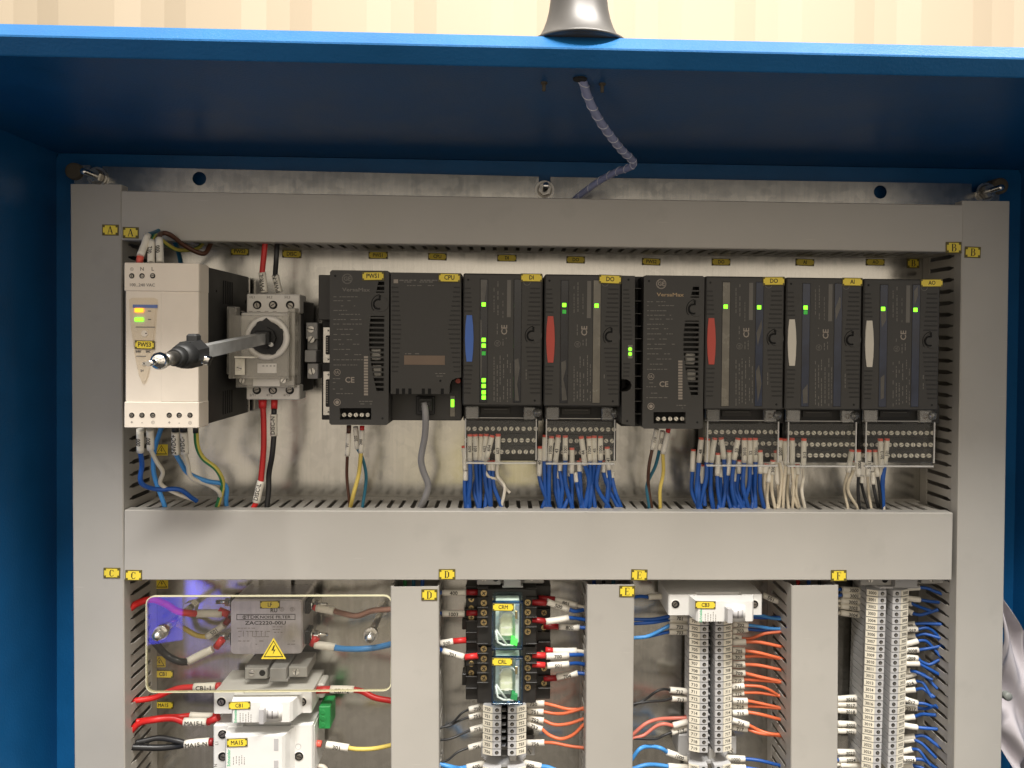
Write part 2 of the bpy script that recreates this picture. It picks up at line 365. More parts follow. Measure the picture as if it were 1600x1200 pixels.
# serif capitals for the section plates: thick and thin strokes with slab feet, cell 0..1 x 0..1
SER = {
 'A': [((.08, 0), (.5, 1), .07), ((.5, 1), (.90, 0), .15), ((.25, .33), (.76, .33), .06), ((0, .02), (.26, .02), .05), ((.70, .02), (1.02, .02), .05)],
 'B': [((.25, 0), (.25, 1), .16), ((.05, .975), (.62, .975), .05), ((.25, .53), (.62, .53), .05), ((.05, .025), (.66, .025), .05), ((.62, .97), (.78, .86), .1), ((.78, .88), (.78, .64), .15), ((.78, .66), (.6, .54), .1), ((.66, .52), (.86, .40), .1), ((.86, .42), (.86, .16), .16), ((.86, .18), (.64, .03), .1)],
 'C': [((.86, .97), (.86, .68), .05), ((.84, .80), (.62, .97), .07), ((.62, .97), (.40, .95), .07), ((.40, .96), (.2, .74), .11), ((.2, .76), (.2, .24), .16), ((.2, .26), (.40, .04), .11), ((.40, .04), (.66, .03), .07), ((.66, .03), (.9, .22), .07)],
 'D': [((.22, 0), (.22, 1), .16), ((.04, .975), (.55, .975), .05), ((.04, .025), (.55, .025), .05), ((.53, .97), (.8, .78), .1), ((.82, .80), (.82, .20), .16), ((.8, .22), (.53, .03), .1)],
 'E': [((.25, 0), (.25, 1), .16), ((.05, .975), (.86, .975), .05), ((.25, .52), (.66, .52), .05), ((.05, .025), (.88, .025), .05), ((.86, 1), (.86, .78), .05), ((.66, .64), (.66, .40), .05), ((.89, .25), (.89, 0), .05)],
 'F': [((.28, 0), (.28, 1), .16), ((.06, .975), (.86, .975), .05), ((.28, .52), (.66, .52), .05), ((.06, .025), (.52, .025), .05), ((.86, 1), (.86, .76), .05), ((.66, .64), (.66, .40), .05)],
}
def serif(ch, x, d, z, h, parent, an=0):
    b = MB(); w = h*0.72
    for (ax, ay), (bx, by), t in SER[ch]:
        p = Vector((x+(ax-.5)*w, z+(ay-.5)*h)); q = Vector((x+(bx-.5)*w, z+(by-.5)*h))
        dr = (q-p).normalized(); nn = Vector((-dr.y, dr.x))*t*h/2
        b.add([(k.x, d+0.08, k.y) for k in (p+nn, q+nn, q-nn, p-nn)], [(0, 1, 2, 3)])
    ca, sa = math.cos(R(an)), math.sin(R(an))
    b.v = [(x+(p[0]-x)*ca-(p[2]-z)*sa, p[1], z+(p[0]-x)*sa+(p[2]-z)*ca) for p in b.v]
    return b.build('lettering', 'ink', parent)
def nameplate(s, a, b, c, e, d, parent, big=False, sub=True, hf=0.5, tilt=0, dim=False):
    """yellow engraved plate with a dark rim and scalloped corners"""
    x0, x1, z0, z1 = BX(a, b, c, e, d)
    if x1-x0 < 1: return
    k = min(x1-x0, z1-z0)*0.17; g = min(x1-x0, z1-z0)*0.09
    m = MB(); m.box(x0, x1, d, d+0.55, z0, z1, 0.12, 1)
    X0, X1, Z0, Z1 = x0+g, x1-g, z0+g, z1-g
    m.prism([(X0+k, Z0), (X1-k, Z0), (X1-k, Z0+k), (X1, Z0+k), (X1, Z1-k), (X1-k, Z1-k), (X1-k, Z1), (X0+k, Z1), (X0+k, Z1-k), (X0, Z1-k), (X0, Z0+k), (X0+k, Z0+k)], 'd', d+0.4, d+0.75)
    an = random.uniform(-1.6, 1.6); ca, sa = math.cos(R(an)), math.sin(R(an)); mx_, mz_ = (x0+x1)/2, (z0+z1)/2
    m.v = [(mx_+(p[0]-mx_)*ca-(p[2]-mz_)*sa, p[1], mz_+(p[0]-mx_)*sa+(p[2]-mz_)*ca) for p in m.v]
    n = m.build('nameplate', ['tag_yellow', 'tag_dark'], parent)
    n['label'] = 'yellow nameplate reading '+s
    if sub:
        if big: serif(s, (x0+x1)/2, d+0.75, (z0+z1)/2, (z1-z0)*0.66, n, an)
        else: text(s, (x0+x1)/2, d+0.75, (z0+z1)/2, (z1-z0)*hf, n, 'ink', an, 0.85)
    return n
def crom(pts, k=5):
    P = [Vector(p) for p in pts]
    if len(P) < 3: return [P[0].lerp(P[-1], i/4) for i in range(5)]
    P = [P[0]*2-P[1]]+P+[P[-1]*2-P[-2]]; out = []
    for i in range(1, len(P)-2):
        for j in range(k):
            t = j/k; a, b, c, e = P[i-1], P[i], P[i+1], P[i+2]
            out.append(0.5*((2*b)+(c-a)*t+(2*a-5*b+4*c-e)*t*t+(3*b-a-3*c+e)*t**3))
    return out+[P[-2]]
def plate_holes(outer, holes, d0, d1, mi=0):
    """flat sheet with round or shaped openings"""
    bm = bmesh.new(); es = []
    for loop in [outer]+holes:
        vs = [bm.verts.new((x, -d1, z)) for x, z in loop]
        es += [bm.edges.new((vs[i], vs[(i+1) % len(vs)])) for i in range(len(vs))]
    r = bmesh.ops.triangle_fill(bm, edges=es, use_beauty=True)
    bm.verts.index_update()
    m = MB(); fv = [(v.co.x, d1, v.co.z) for v in bm.verts]
    m.add(fv, [[v.index for v in f.verts] for f in bm.faces], mi); bm.free()
    for loop in [outer]+holes:
        n = len(loop)
        m.add([(x, d1, z) for x, z in loop]+[(x, d0, z) for x, z in loop], [(i, (i+1) % n, n+(i+1) % n, n+i) for i in range(n)], mi)
    return m
def circ(x, z, r, n=20): return [(x+r*math.cos(2*math.pi*i/n), z+r*math.sin(2*math.pi*i/n)) for i in range(n)]
def rrect(x0, x1, z0, z1, r, n=4):
    o = []
    for cx, cz, a0 in ((x1-r, z1-r, 0), (x0+r, z1-r, 90), (x0+r, z0+r, 180), (x1-r, z0+r, 270)):
        o += [(cx+r*math.cos(R(a0+90*i/n)), cz+r*math.sin(R(a0+90*i/n))) for i in range(n+1)]
    return o
def unit_screw(name, mats, slot):
    m = MB(); m.cyl((0, -1, 0), (0, 0.32, 0), 1, 0.94, 16)
    if slot == 'cross': m.box(-.62, .62, .3, .345, -.13, .13, 0, 1); m.box(-.13, .13, .3, .348, -.62, .62, 0, 1)
    else: m.box(-.95, .95, .3, .345, -.13, .13, 0, 1)
    return m.mesh(name, mats)
SCR = {'pale': unit_screw('screw', ['screw_pale', 'ink_grey'], 'slot'), 'steel': unit_screw('screw', ['steel', 'black'], 'cross'), 'brass': unit_screw('screw', ['brass', 'black'], 'cross'), 'slot': unit_screw('screw', ['steel', 'black'], 'slot')}
def screw(px, py, d, rpx, parent, kind='steel', name='screw', rot=None):
    x, z = W(px, py, d)
    return put(name, SCR[kind], parent, (x, d, z), Matrix.Rotation(R(random.uniform(0, 180) if rot is None else rot), 4, 'Y'), rpx*SC(d))
_m = MB(); _m.lathe([(1.0, .06), (1.12, .06), (1.12, 0)], (0, 0, 0), 'd', 18, 1); _m.cyl((0, -.5, 0), (0, .05, 0), 1, n=18, mi=0); _m.cyl((.08, -.5, -.1), (.08, .09, -.1), .62, n=14, mi=2); _m.box(-.45, .61, .05, .11, -.18, -.02, 0, 0)
WELL = {}
def well(px, py, d, rpx, parent, rim='white', name='screw_hole'):
    if rim not in WELL: WELL[rim] = _m.mesh('screw_hole', ['void', rim, 'steel_dark'])
    x, z = W(px, py, d)
    return put(name, WELL[rim], parent, (x, d, z), Matrix.Rotation(R(random.uniform(0, 180)), 4, 'Y'), rpx*SC(d))
ORD = ['first', 'second', 'third', 'fourth', 'fifth', 'sixth', 'seventh', 'eighth', 'ninth', 'tenth', 'eleventh', 'twelfth', 'thirteenth', 'fourteenth', 'fifteenth', 'sixteenth', 'seventeenth', 'eighteenth', 'nineteenth', 'twentieth', 'twenty-first', 'twenty-second', 'twenty-third', 'twenty-fourth', 'twenty-fifth', 'twenty-sixth']
# ------------------------------------------------------------------ wall behind
xs = []; x = -1800.0; prof = []
while x < 2000:
    prof += [(x, 0), (x+150, 0), (x+225, 16), (x+300, 16), (x+375, 0)]; x += 400
b = MB(); n = len(prof); yb = -1780
b.add([(p, yb-q, -300) for p, q in prof]+[(p, yb-q, 1900) for p, q in prof], [(i, i+1, n+i+1, n+i) for i in range(n-1)])
o = b.build('background_wall', 'wall_beige'); o['kind'] = 'structure'
# ------------------------------------------------------------------ cabinet shell
xl = W(89, 620, -15)[0]; xr = W(1588, 640, -15)[0]; zt = W(800, 251, -15)[1]
ZB = -520; DF = 250
cab = T('electrical_cabinet', 'open blue painted steel cabinet round the whole wiring panel', 'cabinet', ((xl+xr)/2, 0, ZB))
MB().box(xl-1.5, xr+1.5, -22, -17, ZB, zt, 0).build('rear_sheet', 'blue_paint', cab)
MB().prism(rrect(xl, xr, ZB+1, zt-0.5, 6), 'd', -16.9, -14.5).build('back_panel', 'blue_paint', cab)
for sx, X in ((-1, xl), (1, xr)):
    MB().prism([(X, -20), (X+sx*2, -20), (X+sx*2, DF), (X-sx*0, DF)], 'z', ZB, zt+6).build('side_wall', 'blue_paint', cab)
    MB().prism([(X, DF+.2), (X+sx*24, DF+.2), (X+sx*24, DF-18), (X+sx*22, DF-18), (X+sx*22, DF-2), (X, DF-2)], 'z', ZB, zt-1).build('door_rebate', 'blue_paint', cab)
roof_poly = [(-20, zt), (DF-7, zt), (DF-6.5, zt-1), (DF-4.5, zt-1), (DF-3.8, zt-.4), (DF+2.2, zt+8.4), (DF+2.2, zt+9.6), (DF-6, zt+19.2), (DF-8, zt+20), (-20, zt+24), (-20, zt+20), (DF-16, zt+2.2), (-20, zt+2)]
MB().prism(roof_poly, 'x', xl-40, xr+60).build('roof', 'blue_paint', cab)
hx, hz = W(906, 112, 222)
b = MB(); b.cyl((hx, 224, zt+3), (hx, 224, zt-1.2), 5.0, 4.6, 18); b.build('cable_grommet', 'black', cab)
for px in (850, 941):
    X, Z = W(px, 125, 215); b = MB(); b.cyl((X, 215, zt+1), (X, 215, zt-6), 1.3, 1.2, 10); b.cyl((X, 215, zt+.5), (X, 215, zt-1.4), 2.3, 2.3, 6, smooth=False); b.build('roof_screw', 'plug_brown', cab)
# beacon foot on the roof
b = MB(); zb = zt+19.5; X, Z = W(904, 40, 222)
b.lathe([(0, 0), (31, 0), (31, 1.5), (29.2, 3.2), (26, 7.5), (23.4, 12.5), (21.3, 18.5), (19.8, 25), (18.9, 32), (18.6, 40), (18.6, 90), (0, 90)], (X, 222, zb), 'z', 48)
bc = T('beacon_foot', 'flared grey metal beacon foot standing on the cabinet roof', 'beacon', (X, 222, zb))
b.build('flared_base', 'beacon_grey', bc)
b = MB(); b.lathe([(31.0, 0), (33, 0), (33, 1.6), (31.2, 2.2), (30.6, 2.2)], (X, 222, zb), 'z', 48); b.build('foot_ring', 'beacon_grey', bc)
# cable in spiral wrap
pp = [(903, 98, 223), (911, 128, 218), (921, 158, 200), (938, 190, 176), (956, 215, 150), (973, 236, 122), (985, 247, 104), (990, 256, 92), (980, 263, 80), (962, 269, 64), (938, 282, 46), (918, 296, 34), (898, 312, 22), (880, 332, 12)]
path = crom([(lambda q: (q[0], d, q[1]))(W(a, c, d)) for a, c, d in pp], 7)
ct = T('wrapped_cable', 'thin cable in blue spiral wrap hanging from the cabinet roof', 'cable', tuple(path[-1]))
MB().tube(path, 3.0, 12).build('cable_sheath', 'cable_core', ct)
b = MB(); tot = 0; hp = []
for i in range(len(path)-1):
    for j in range(8):
        p = path[i].lerp(path[i+1], j/8); t = (path[i+1]-path[i]); L = t.length/8; t.normalize(); tot += L
        u = t.orthogonal().normalized(); w = t.cross(u); a = tot/13.0*2*math.pi; hp.append(p+(u*math.cos(a)+w*math.sin(a))*3.05)
b.tube(hp, 0.36, 5); b.build('spiral_wrap', 'cable_edge', ct)
# ------------------------------------------------------------------ mounting plate
def ring_px(px, py, d, rpx, n=20):
    x, z = W(px, py, d); return circ(x, z, rpx*SC(d), n)
D0 = 0.0
P = lambda a, c: W(a, c, D0)
bot = ZB
outer = [(P(116, 300)[0], bot), P(116, 258), P(141, 258), P(141, 272), P(160, 272), P(160, 260), P(842, 276), P(842, 290), P(860, 290), P(860, 276.5), P(1518, 287), P(1518, 300), P(1535, 300), P(1535, 287), P(1562, 287.5), (P(1562, 300)[0], bot)]
mp = T('mounting_plate', 'galvanised steel mounting plate carrying all the ducts and modules', 'panel', ((P(116, 300)[0]+P(1562, 300)[0])/2, 0, bot))
plate_holes(outer, [ring_px(311.5, 279, 0, 10.5), ring_px(1375.5, 300, 0, 10.5)], -2.5, 0).build('sheet', 'galvanised', mp)
for px, py, lab, ex, ey in ((151, 276, 'steel fixing stud with nut at the top left plate corner', -6, 4), (851, 297, 'steel fixing stud with nut in the middle of the plate top edge', 0, 0), (1541, 300, 'steel fixing stud with nut at the top right plate corner', 4, 0)):
    x, z = W(px, py, 2)
    s = T('fixing_stud', lab, 'bolt', (x, 0, z), 'fixing studs along the plate top')
    b = MB(); b.cyl((x, 0, z), (x, 1.6, z), 9.2, n=28); b.build('washer', 'steel', s)
    b = MB(); b.cyl((x, 1.6, z), (x, 3, z), 7.2, n=24); b.build('spring_washer', 'steel_dark', s)
    b = MB(); b.cyl((x, 3, z), (x, 8.6, z), 6.2, n=6, smooth=False); b.build('nut', 'steel', s)
    b = MB(); prof = [(0, 26), (2.4, 26), (2.9, 25.2)]
    for i in range(24): prof += [(2.9, 25-i*0.8), (2.6, 24.6-i*0.8)]
    prof += [(2.9, 0)]; b.lathe(prof, (x, 0, z), 'd', 14); b.build('threaded_rod', 'chrome', s)
for px, py, lab in ((117, 268, 'round brown plug left of the top left fixing stud'), (1561, 291, 'round brown plug right of the top right fixing stud')):
    x, z = W(px, py, 0); b = MB(); b.lathe([(0, 3.4), (6.6, 3.4), (7.7, 2.6), (8.0, 0.3), (8.0, -13)], (x, 0, z), 'd', 26)
    tag(b.build('hole_plug', 'plug_brown'), lab, 'plug', 'plugs at the plate corners')
PT = [('PWS3', 361, 387, 389, 399), ('DISC', 441, 391, 471, 403), ('PWS1', 576, 393.5, 606, 404.5), ('CPU', 669, 395.5, 698, 406.5), ('DI', 777, 398, 807, 408.5), ('DO', 885, 400.5, 914, 411.5), ('PWS2', 1003, 403.5, 1032, 414.5), ('DO', 1112, 404, 1141, 415), ('AI', 1243, 404.5, 1272, 415.5), ('AO', 1353, 404.5, 1382, 415), ('CB1', 240, 1047, 271, 1059), ('MA15', 240, 1096, 271, 1107)]
for s, a, c, e, f in PT: nameplate(s, a, c, e, f, 0.05, mp)
nameplate('B', 1417, 404, 1436, 419, 0.05, mp, True)
def bolt_sign(px, py, hpx, d, parent, tri=True, name='warning_sticker'):
    """yellow electrical hazard sticker"""
    x, z = W(px, py, d); h = hpx*SC(d); m = MB()
    if tri:
        t = lambda k: [(x-h*.58*k, z-h*.45*k+h*.04*(k-1)), (x+h*.58*k, z-h*.45*k+h*.04*(k-1)), (x, z+h*.55*k+h*.04*(k-1))]
        m.prism(t(1), 'd', d, d+.3, 0); m.prism(t(.80), 'd', d+.2, d+.36, 1); m.prism(t(.68), 'd', d+.25, d+.42, 0)
        k = .62
    else:
        m.box(x-h*.55, x+h*.55, d, d+.3, z-h*.5, z+h*.5, 0.05, 0)
        t = lambda k: [(x-h*.5*k, z-h*.40*k), (x+h*.5*k, z-h*.40*k), (x, z+h*.44*k)]
        m.prism(t(1), 'd', d+.2, d+.36, 1); m.prism(t(.80), 'd', d+.25, d+.42, 0); k = .6
    q = [(.02, .42), (-.13, .0), (.02, .03), (-.05, -.30), (.14, .10), (.0, .08), (.10, .42)]
    m.prism([(x+a*h*k*1.2, z+c*h*k-h*.06) for a, c in q], 'd', d+.3, d+.5, 1)
    return m.build(name, ['tag_yellow', 'ink'], parent)
for px, py in ((252.5, 703), (253, 911), (249, 1034)): bolt_sign(px, py, 17, 0.05, mp, False)
# ------------------------------------------------------------------ wiring ducts
DH = 65.0
def finger_mesh(side):
    s = 1 if side > 0 else -1
    m = MB()
    m.prism([(-3.4, 11), (3.4, 11), (3.4, 45.5), (4.55, 48.5), (4.55, 54.8), (-4.55, 54.8), (-4.55, 48.5), (-3.4, 45.5)], 'x', -0.6, 0.6)
    # prism on x: poly is (d,z) order -> swap
    m.v = [(x, z, d) for x, d, z in m.v]
    return m.mesh('finger', ['duct_finger'])
FING = finger_mesh(1)
PITCH = 10.6
def duct(label, base, top, width, side, horizontal=False, start=0.0):
    """base/top: (x,z) of the cover centre line ends; side: +1/-1 slotted wall that shows"""
    bx, bz = base; tx, tz = top; L = math.hypot(tx-bx, tz-bz)
    if horizontal: ang = math.atan2(tx-bx, tz-bz)
    else: ang = math.atan2(tx-bx, tz-bz)
    rot = Matrix.Rotation(ang, 4, 'Y')
    t = T('wiring_duct', label, 'wiring duct', (bx, 0, bz), 'slotted wiring ducts', rot)
    Wd = width/2-1.0
    def loc(mb, name, m):
        me = mb.mesh(name, [m]); o = bpy.data.objects.new(name, me); COL.objects.link(o); o.parent = t; MW[o] = MW[t].copy(); return o
    loc(MB().box(-Wd, Wd, 0.2, 1.6, 0, L, 0.1), 'base', 'duct_finger')
    loc(MB().box(side*Wd, side*(Wd-1.3), 1.6, 12, 0, L, 0.1), 'side_rail', 'duct_finger')
    loc(MB().box(-side*Wd, -side*(Wd-1.3), 1.6, 63, 0, L, 0.1), 'side_wall', 'duct_finger')
    h = width/2
    cv = MB().prism([(-h, 53.5), (-h, 64.2), (-h+.8, 65), (h-.8, 65), (h, 64.2), (h, 53.5), (h-1.2, 53.5), (h-1.2, 63.4), (-h+1.2, 63.4), (-h+1.2, 53.5)], 'z', 0, L)
    c = loc(cv, 'cover', 'duct')
    n = int((L-start)/PITCH)
    for i in range(n):
        z = start+PITCH*(i+.5)
        o = bpy.data.objects.new('finger', FING); COL.objects.link(o); o.parent = t
        o.location = (side*(Wd-.65)/1000, 0, z/1000); MW[o] = MW[t] @ Matrix.Translation(o.location)
        o.rotation_euler = (0, 0, R(random.uniform(-1.2, 1.2)))
    t['n'] = 0; del t['n']
    return t, c
def cl(px0, px1, py): a = W(px0, py, DH); c = W(px1, py, DH); return ((a[0]+c[0])/2, (a[1]+c[1])/2), c[0]-a[0]
def vduct(label, p_bot, p_top, side, py_top):
    (b0, w0) = cl(*p_bot, 1200); (t0, w1) = cl(*p_top, py_top)
    k = (ZB+90-t0[1])/(b0[1]-t0[1])
    b0 = (t0[0]+(b0[0]-t0[0])*k, ZB+90)
    return duct(label, b0, t0, (w0+w1)/2, side)
def hduct(label, left, right, side):
    (xa, y0, y1), (xb, y2, y3) = left, right
    a = W(xa, (y0+y1)/2, DH); c = W(xb, (y2+y3)/2, DH)
    w = ((y1-y0)+(y3-y2))/2*SC(DH)
    return duct(label, a, c, w, side, True)
dl, dlc = vduct('long grey wiring duct at the left plate edge, plates A and C on it', (115, 196), (110.5, 188.5), 1, 288)
dr, drc = vduct('long grey wiring duct at the right edge of the plate, plate B on its cover', (1489, 1567), (1506, 1576), -1, 314)
dt, dtc = hduct('horizontal grey wiring duct across the top, above the power supply and modules', (190, 299, 374), (1503.5, 319, 395), 1)
dm, dmc = hduct('wide horizontal grey wiring duct across the middle, under the module row', (194.5, 797, 906.5), (1487.5, 800, 908), -1)
dd, ddc = vduct('short vertical wiring duct with plate D, between the breakers and the relays', (610.5, 686), (610.5, 685.5), 1, 917)
de, dec = vduct('short vertical wiring duct with plate E, between the relays and the orange wires', (914.5, 988.5), (917.5, 991.5), -1, 914)
df, dfc = vduct('short vertical wiring duct with plate F beside it, left of the longest terminal strip', (1237, 1308), (1236, 1311.5), -1, 915)
for s, a, c, e, f, p in (('A', 160, 351, 185.5, 368, dlc), ('A', 192, 355, 217, 372.5, dtc), ('C', 162, 887, 188, 903, dlc), ('C', 196, 890.5, 222, 907, dmc), ('B', 1477.5, 378, 1502, 396, dtc), ('B', 1507, 385.5, 1532, 403, drc),
                         ('D', 685.5, 889, 711.5, 905.5, dmc), ('D', 658.5, 920.5, 683.5, 938, ddc), ('E', 986, 889.5, 1011.5, 907, dmc), ('E', 967.5, 915, 992, 932.5, dec), ('F', 1298, 890.5, 1322.5, 908, dmc)):
    nameplate(s, a, c, e, f, DH+.1, p, True)
# loose conductors showing in the open duct ends
# ------------------------------------------------------------------ mounting rails
def rail(label, x0, x1, z0, z1, horizontal):
    m = MB()
    if horizontal:
        zc = (z0+z1)/2; pr = [(0.1, zc-12.5), (1.1, zc-12.5), (1.1, zc+12.5), (0.1, zc+12.5)]
        m.prism([(7.5, zc-17.5), (7.5, zc-12.5), (0.1, zc-12.5), (0.1, zc+12.5), (7.5, zc+12.5), (7.5, zc+17.5), (6.5, zc+17.5), (6.5, zc+13.5), (1.1, zc+13.5), (1.1, zc-13.5), (6.5, zc-13.5), (6.5, zc-17.5)], 'x', x0, x1)
    else:
        xc = (x0+x1)/2
        m.prism([(xc-17.5, 7.5), (xc-12.5, 7.5), (xc-12.5, 1.1), (xc+12.5, 1.1), (xc+12.5, 7.5), (xc+17.5, 7.5), (xc+17.5, 6.5), (xc+13.5, 6.5), (xc+13.5, 0.1), (xc-13.5, 0.1), (xc-13.5, 6.5), (xc-17.5, 6.5)], 'z', z0, z1)
    return tag(m.build('mounting_rail', 'galvanised'), label, 'rail', 'mounting rails')
zr = W(600, 540, 5)[1]
rail('horizontal steel rail behind the upper row of modules', -300, W(1450, 540, 5)[0], zr-17, zr+17, True)
def vrail(px, py, label):
    x = W(px, py, 30)[0]; return rail(label, x-17, x+17, ZB+40, W(px, 890, 5)[1], False)
vrail(413, 1120, 'vertical steel rail behind the left white breakers')
vrail(789, 1140, 'vertical steel rail behind the relays and the short terminal strip')
vrail(1108, 1060, 'vertical steel rail behind the middle strip under breaker CB3')
vrail(1383, 1060, 'vertical steel rail behind the longest terminal strip at the right')
# ------------------------------------------------------------------ white power supply
x0, x1, z0, z1, fd = -300.7, -242.0, -70.6, 60.0, 125.0
def atpx(x, z, d):                                  # where a point shows (used only to keep notes consistent)
    return x, z
pw = T('power_supply', 'white box power supply with lit amber and green lamps, leftmost in upper row', 'power supply', ((x0+x1)/2, 0, z0))
x0, x1, z0, z1 = BX(195.5, 411.5, 310.5, 668, fd)
b = MB(); b.box(x0+.5, x1-.4, 6, 105, z0+.8, z1-.8, 0.5); b.build('rear_housing', 'black', pw)
b = MB(); b.box(x0, x1, 104.9, fd, z0, z1, 0.9)
hd = b.build('front_hood', 'psu_white', pw)
zb1 = W(250, 455.5, fd)[1]; zb2 = W(250, 628, fd)[1]
b = MB(); b.box(x0-.5, x1+.35, 105.2, fd+.7, zb1, z1+.3, 0.6); b.build('terminal_hood', 'psu_white', pw)
b = MB(); b.box(x0-.5, x1+.35, 105.2, fd+.7, z0-.3, zb2, 0.6); b.build('terminal_hood', 'psu_white', pw)
xm = W(252, 540, fd)[0]
b = MB(); b.box(xm, x1-.2, fd-.3, fd+.25, zb2+.4, zb1-.4, 0.2); b.build('raised_panel', 'psu_white', pw)
xsd = x1-.4
b = MB()
for zc in (zb1+4, zb2-4):
    for i in range(5): b.box(xsd-.3, xsd+.25, 70-i*5.2, 72-i*5.2, zc-11, zc+9, 0.05)
b.box(xsd-.2, xsd+.3, 86, 88, zb1+2, zb1+4, .1); b.box(xsd-.2, xsd+.3, 14, 16, zb1-4, zb1-1, .1); b.box(xsd-.2, xsd+.3, 14, 16, zb2+4, zb2+6, .1)
b.build('side_vents', 'void', pw)
b = MB(); b.box(xsd-.1, xsd+1.2, 6, 9, z0+2, z1-2, .3); b.build('rear_edge', 'steel', pw)
fd2 = fd+.75
for px in (206, 222, 238.7): well(px, 431, fd2, 4.1, pw, 'psu_white')
for px in (206, 222, 238.7, 264.5, 280, 297): well(px, 648.6, fd2, 4.1, pw, 'psu_white')
for s, px, py, h in (('N', 222, 420.5, 5.5), ('L', 238.5, 420.5, 5.5), ('100...240 VAC', 222, 445.5, 4.6), ('+', 206, 660, 5), ('-', 222, 660, 5), ('+', 264.5, 660.5, 5), ('-', 280, 660.5, 5)):
    ptext(s, px, py, fd2, h, pw, 'ink_grey')
for px, py in ((206, 420.5), (239, 660), (297, 660.5)):
    x, z = W(px, py, fd2); b = MB(); b.lathe([(1.05, .1), (1.3, .1)], (x, fd2, z), 'd', 16); b.box(x-.1, x+.1, fd2+.06, fd2+.12, z-.1, z+.8); b.box(x-.6, x+.6, fd2+.06, fd2+.12, z-.2, z); b.build('earth_symbol', 'ink_grey', pw)
shp = [(202, 468), (207, 465.3), (240, 465.3), (246.5, 468), (246, 480), (243, 520), (238, 560), (232.5, 586), (229, 597), (225.5, 600.5), (222.5, 599), (217, 586), (210.5, 555), (205, 515), (202.5, 482)]
wn = MB().ppoly(shp, fd-.2, fd+.55).build('label_window', 'psu_window', pw)
cxp = 224.5
b = MB()
b.ppoly([(cxp+(a-cxp)*.86, 530+(c-530)*.95) for a, c in shp], fd+.02, fd+.3); b.build('label_card', 'psu_white', pw)
dl_ = fd+.6
MB().pbox(207.5, 476, 246, 481, dl_, dl_+.12, 0).build('brand_strip', 'ink_blue', pw)
MB().pbox(210, 481.5, 223.5, 488, dl_, dl_+.9, .3).build('amber_lamp', 'led_amber', pw)
MB().pbox(210, 496.5, 223.5, 502, dl_, dl_+.9, .3).build('green_lamp', 'led_green', pw)
x, z = W(226, 521, dl_); b = MB(); b.cyl((x, dl_-.2, z), (x, dl_+.25, z), 2.5, n=18); b.cyl((x+1.2, dl_, z), (x+1.2, dl_+.32, z-.1), .6, n=8, mi=1); b.build('adjuster', ['psu_white', 'void'], pw)
for a, c, e in ((212, 511, 242), (212, 549.5, 219), (228, 549.5, 234), (213, 556.5, 228), (231, 486, 236), (231, 499, 236)): MB().pbox(a, c-.7, e, c+.7, dl_, dl_+.08, 0).build('fine_print', 'ink_grey', pw)
ptext('24V', 216, 549, dl_, 3.8, pw, 'ink_grey'); ptext('DC', 231.5, 549, dl_, 3.8, pw, 'ink_grey'); ptext('24', 222, 579, dl_, 3.4, pw, 'ink_grey')
screw(225.5, 568, dl_, 3.4, pw, 'steel')
nameplate('PWS3', 211, 532, 242, 545.5, dl_+.1, pw)
# ------------------------------------------------------------------ rotary isolator
iso = T('rotary_isolator', 'three pole rotary isolator with long square shaft beside the white power supply', 'switch', (*W(425, 630, 8)[:1], 0, W(425, 625, 8)[1]))
k1 = 58
X0, X1, Z0, Z1 = BX(385, 459.5, 468, 624.5, k1)
MB().box(X0+1, X1+.2, 8, 46, Z0+6, Z1-5, 1).build('rear_body', 'black', iso)
zA = W(425, 489, k1)[1]; zB = W(425, 601, k1)[1]
MB().box(X0, X1, 36, k1, zA, Z1, .8).build('terminal_block', 'iso_grey', iso)
MB().box(X0, X1, 36, k1, Z0, zB, .8).build('terminal_block', 'iso_grey', iso)
MB().box(X0-2, X1-2, 36, 66, zB+.2, zA-.2, .8).build('mechanism_body', 'iso_grey', iso)
for px in (402, 427, 453.5): well(px, 476.5, k1, 6.6, iso, 'iso_grey'); well(px-.5, 609.5, k1, 6.6, iso, 'iso_grey')
for s, px, py in (('1/L1', 394, 464.5), ('3/L2', 421, 464.5), ('5/L3', 449, 464.5), ('2/T1', 395, 617.5), ('4/T2', 421, 617.5), ('6/T3', 448, 617.5)): ptext(s, px, py, k1, 3.6, iso, 'ink_grey')
# clear shield: front plate, two side cheeks, lower tongue
b = MB(); x0, x1, z0, z1 = BX(357, 493, 451, 592, 76)
b.box(x0, x1, 74.6, 76, z0, z1, .3); b.box(x0-.2, x0+1.4, 60, 75, z0, z1+6, .3); b.box(x1-1.4, x1+.2, 44, 75, z0-2, z1+4, .3); b.build('clear_shield', 'shield', iso)
for q in ((354, 479, 368, 585, 62, 73), (368, 588, 460, 606, 60, 70), (450, 481, 461, 588, 60, 72)): MB().pbox(*q, .5).build('shield_cheek', 'shield', iso)
MB().pbox(395, 590.5, 437, 603.5, 69.8, 70.5, .2).build('shield_label', 'iso_grey', iso)
for px, py in ((378.5, 594.5), (443, 594.5)): screw(px, py, 70.3, 4.4, iso, 'slot')
kx, kz = W(417.5, 528, 77)
b = MB(); b.lathe([(14, 0), (14, 3), (17.4, 3), (18.6, 2), (18.6, 0)], (kx, 76, kz), 'd', 44); b.build('dial_ring', 'iso_grey', iso)
b = MB(); pl = []
for i in range(36):
    a = R(i*10); r = 13.6
    if i in (2, 3, 11, 12, 20, 21, 29, 30): r = 15.2
    pl.append((kx+r*math.cos(a), kz+r*math.sin(a)))
pl[8] = (kx+3.2, kz+14.2); pl[9] = (kx, kz+17.0); pl[10] = (kx-3.2, kz+14.2)
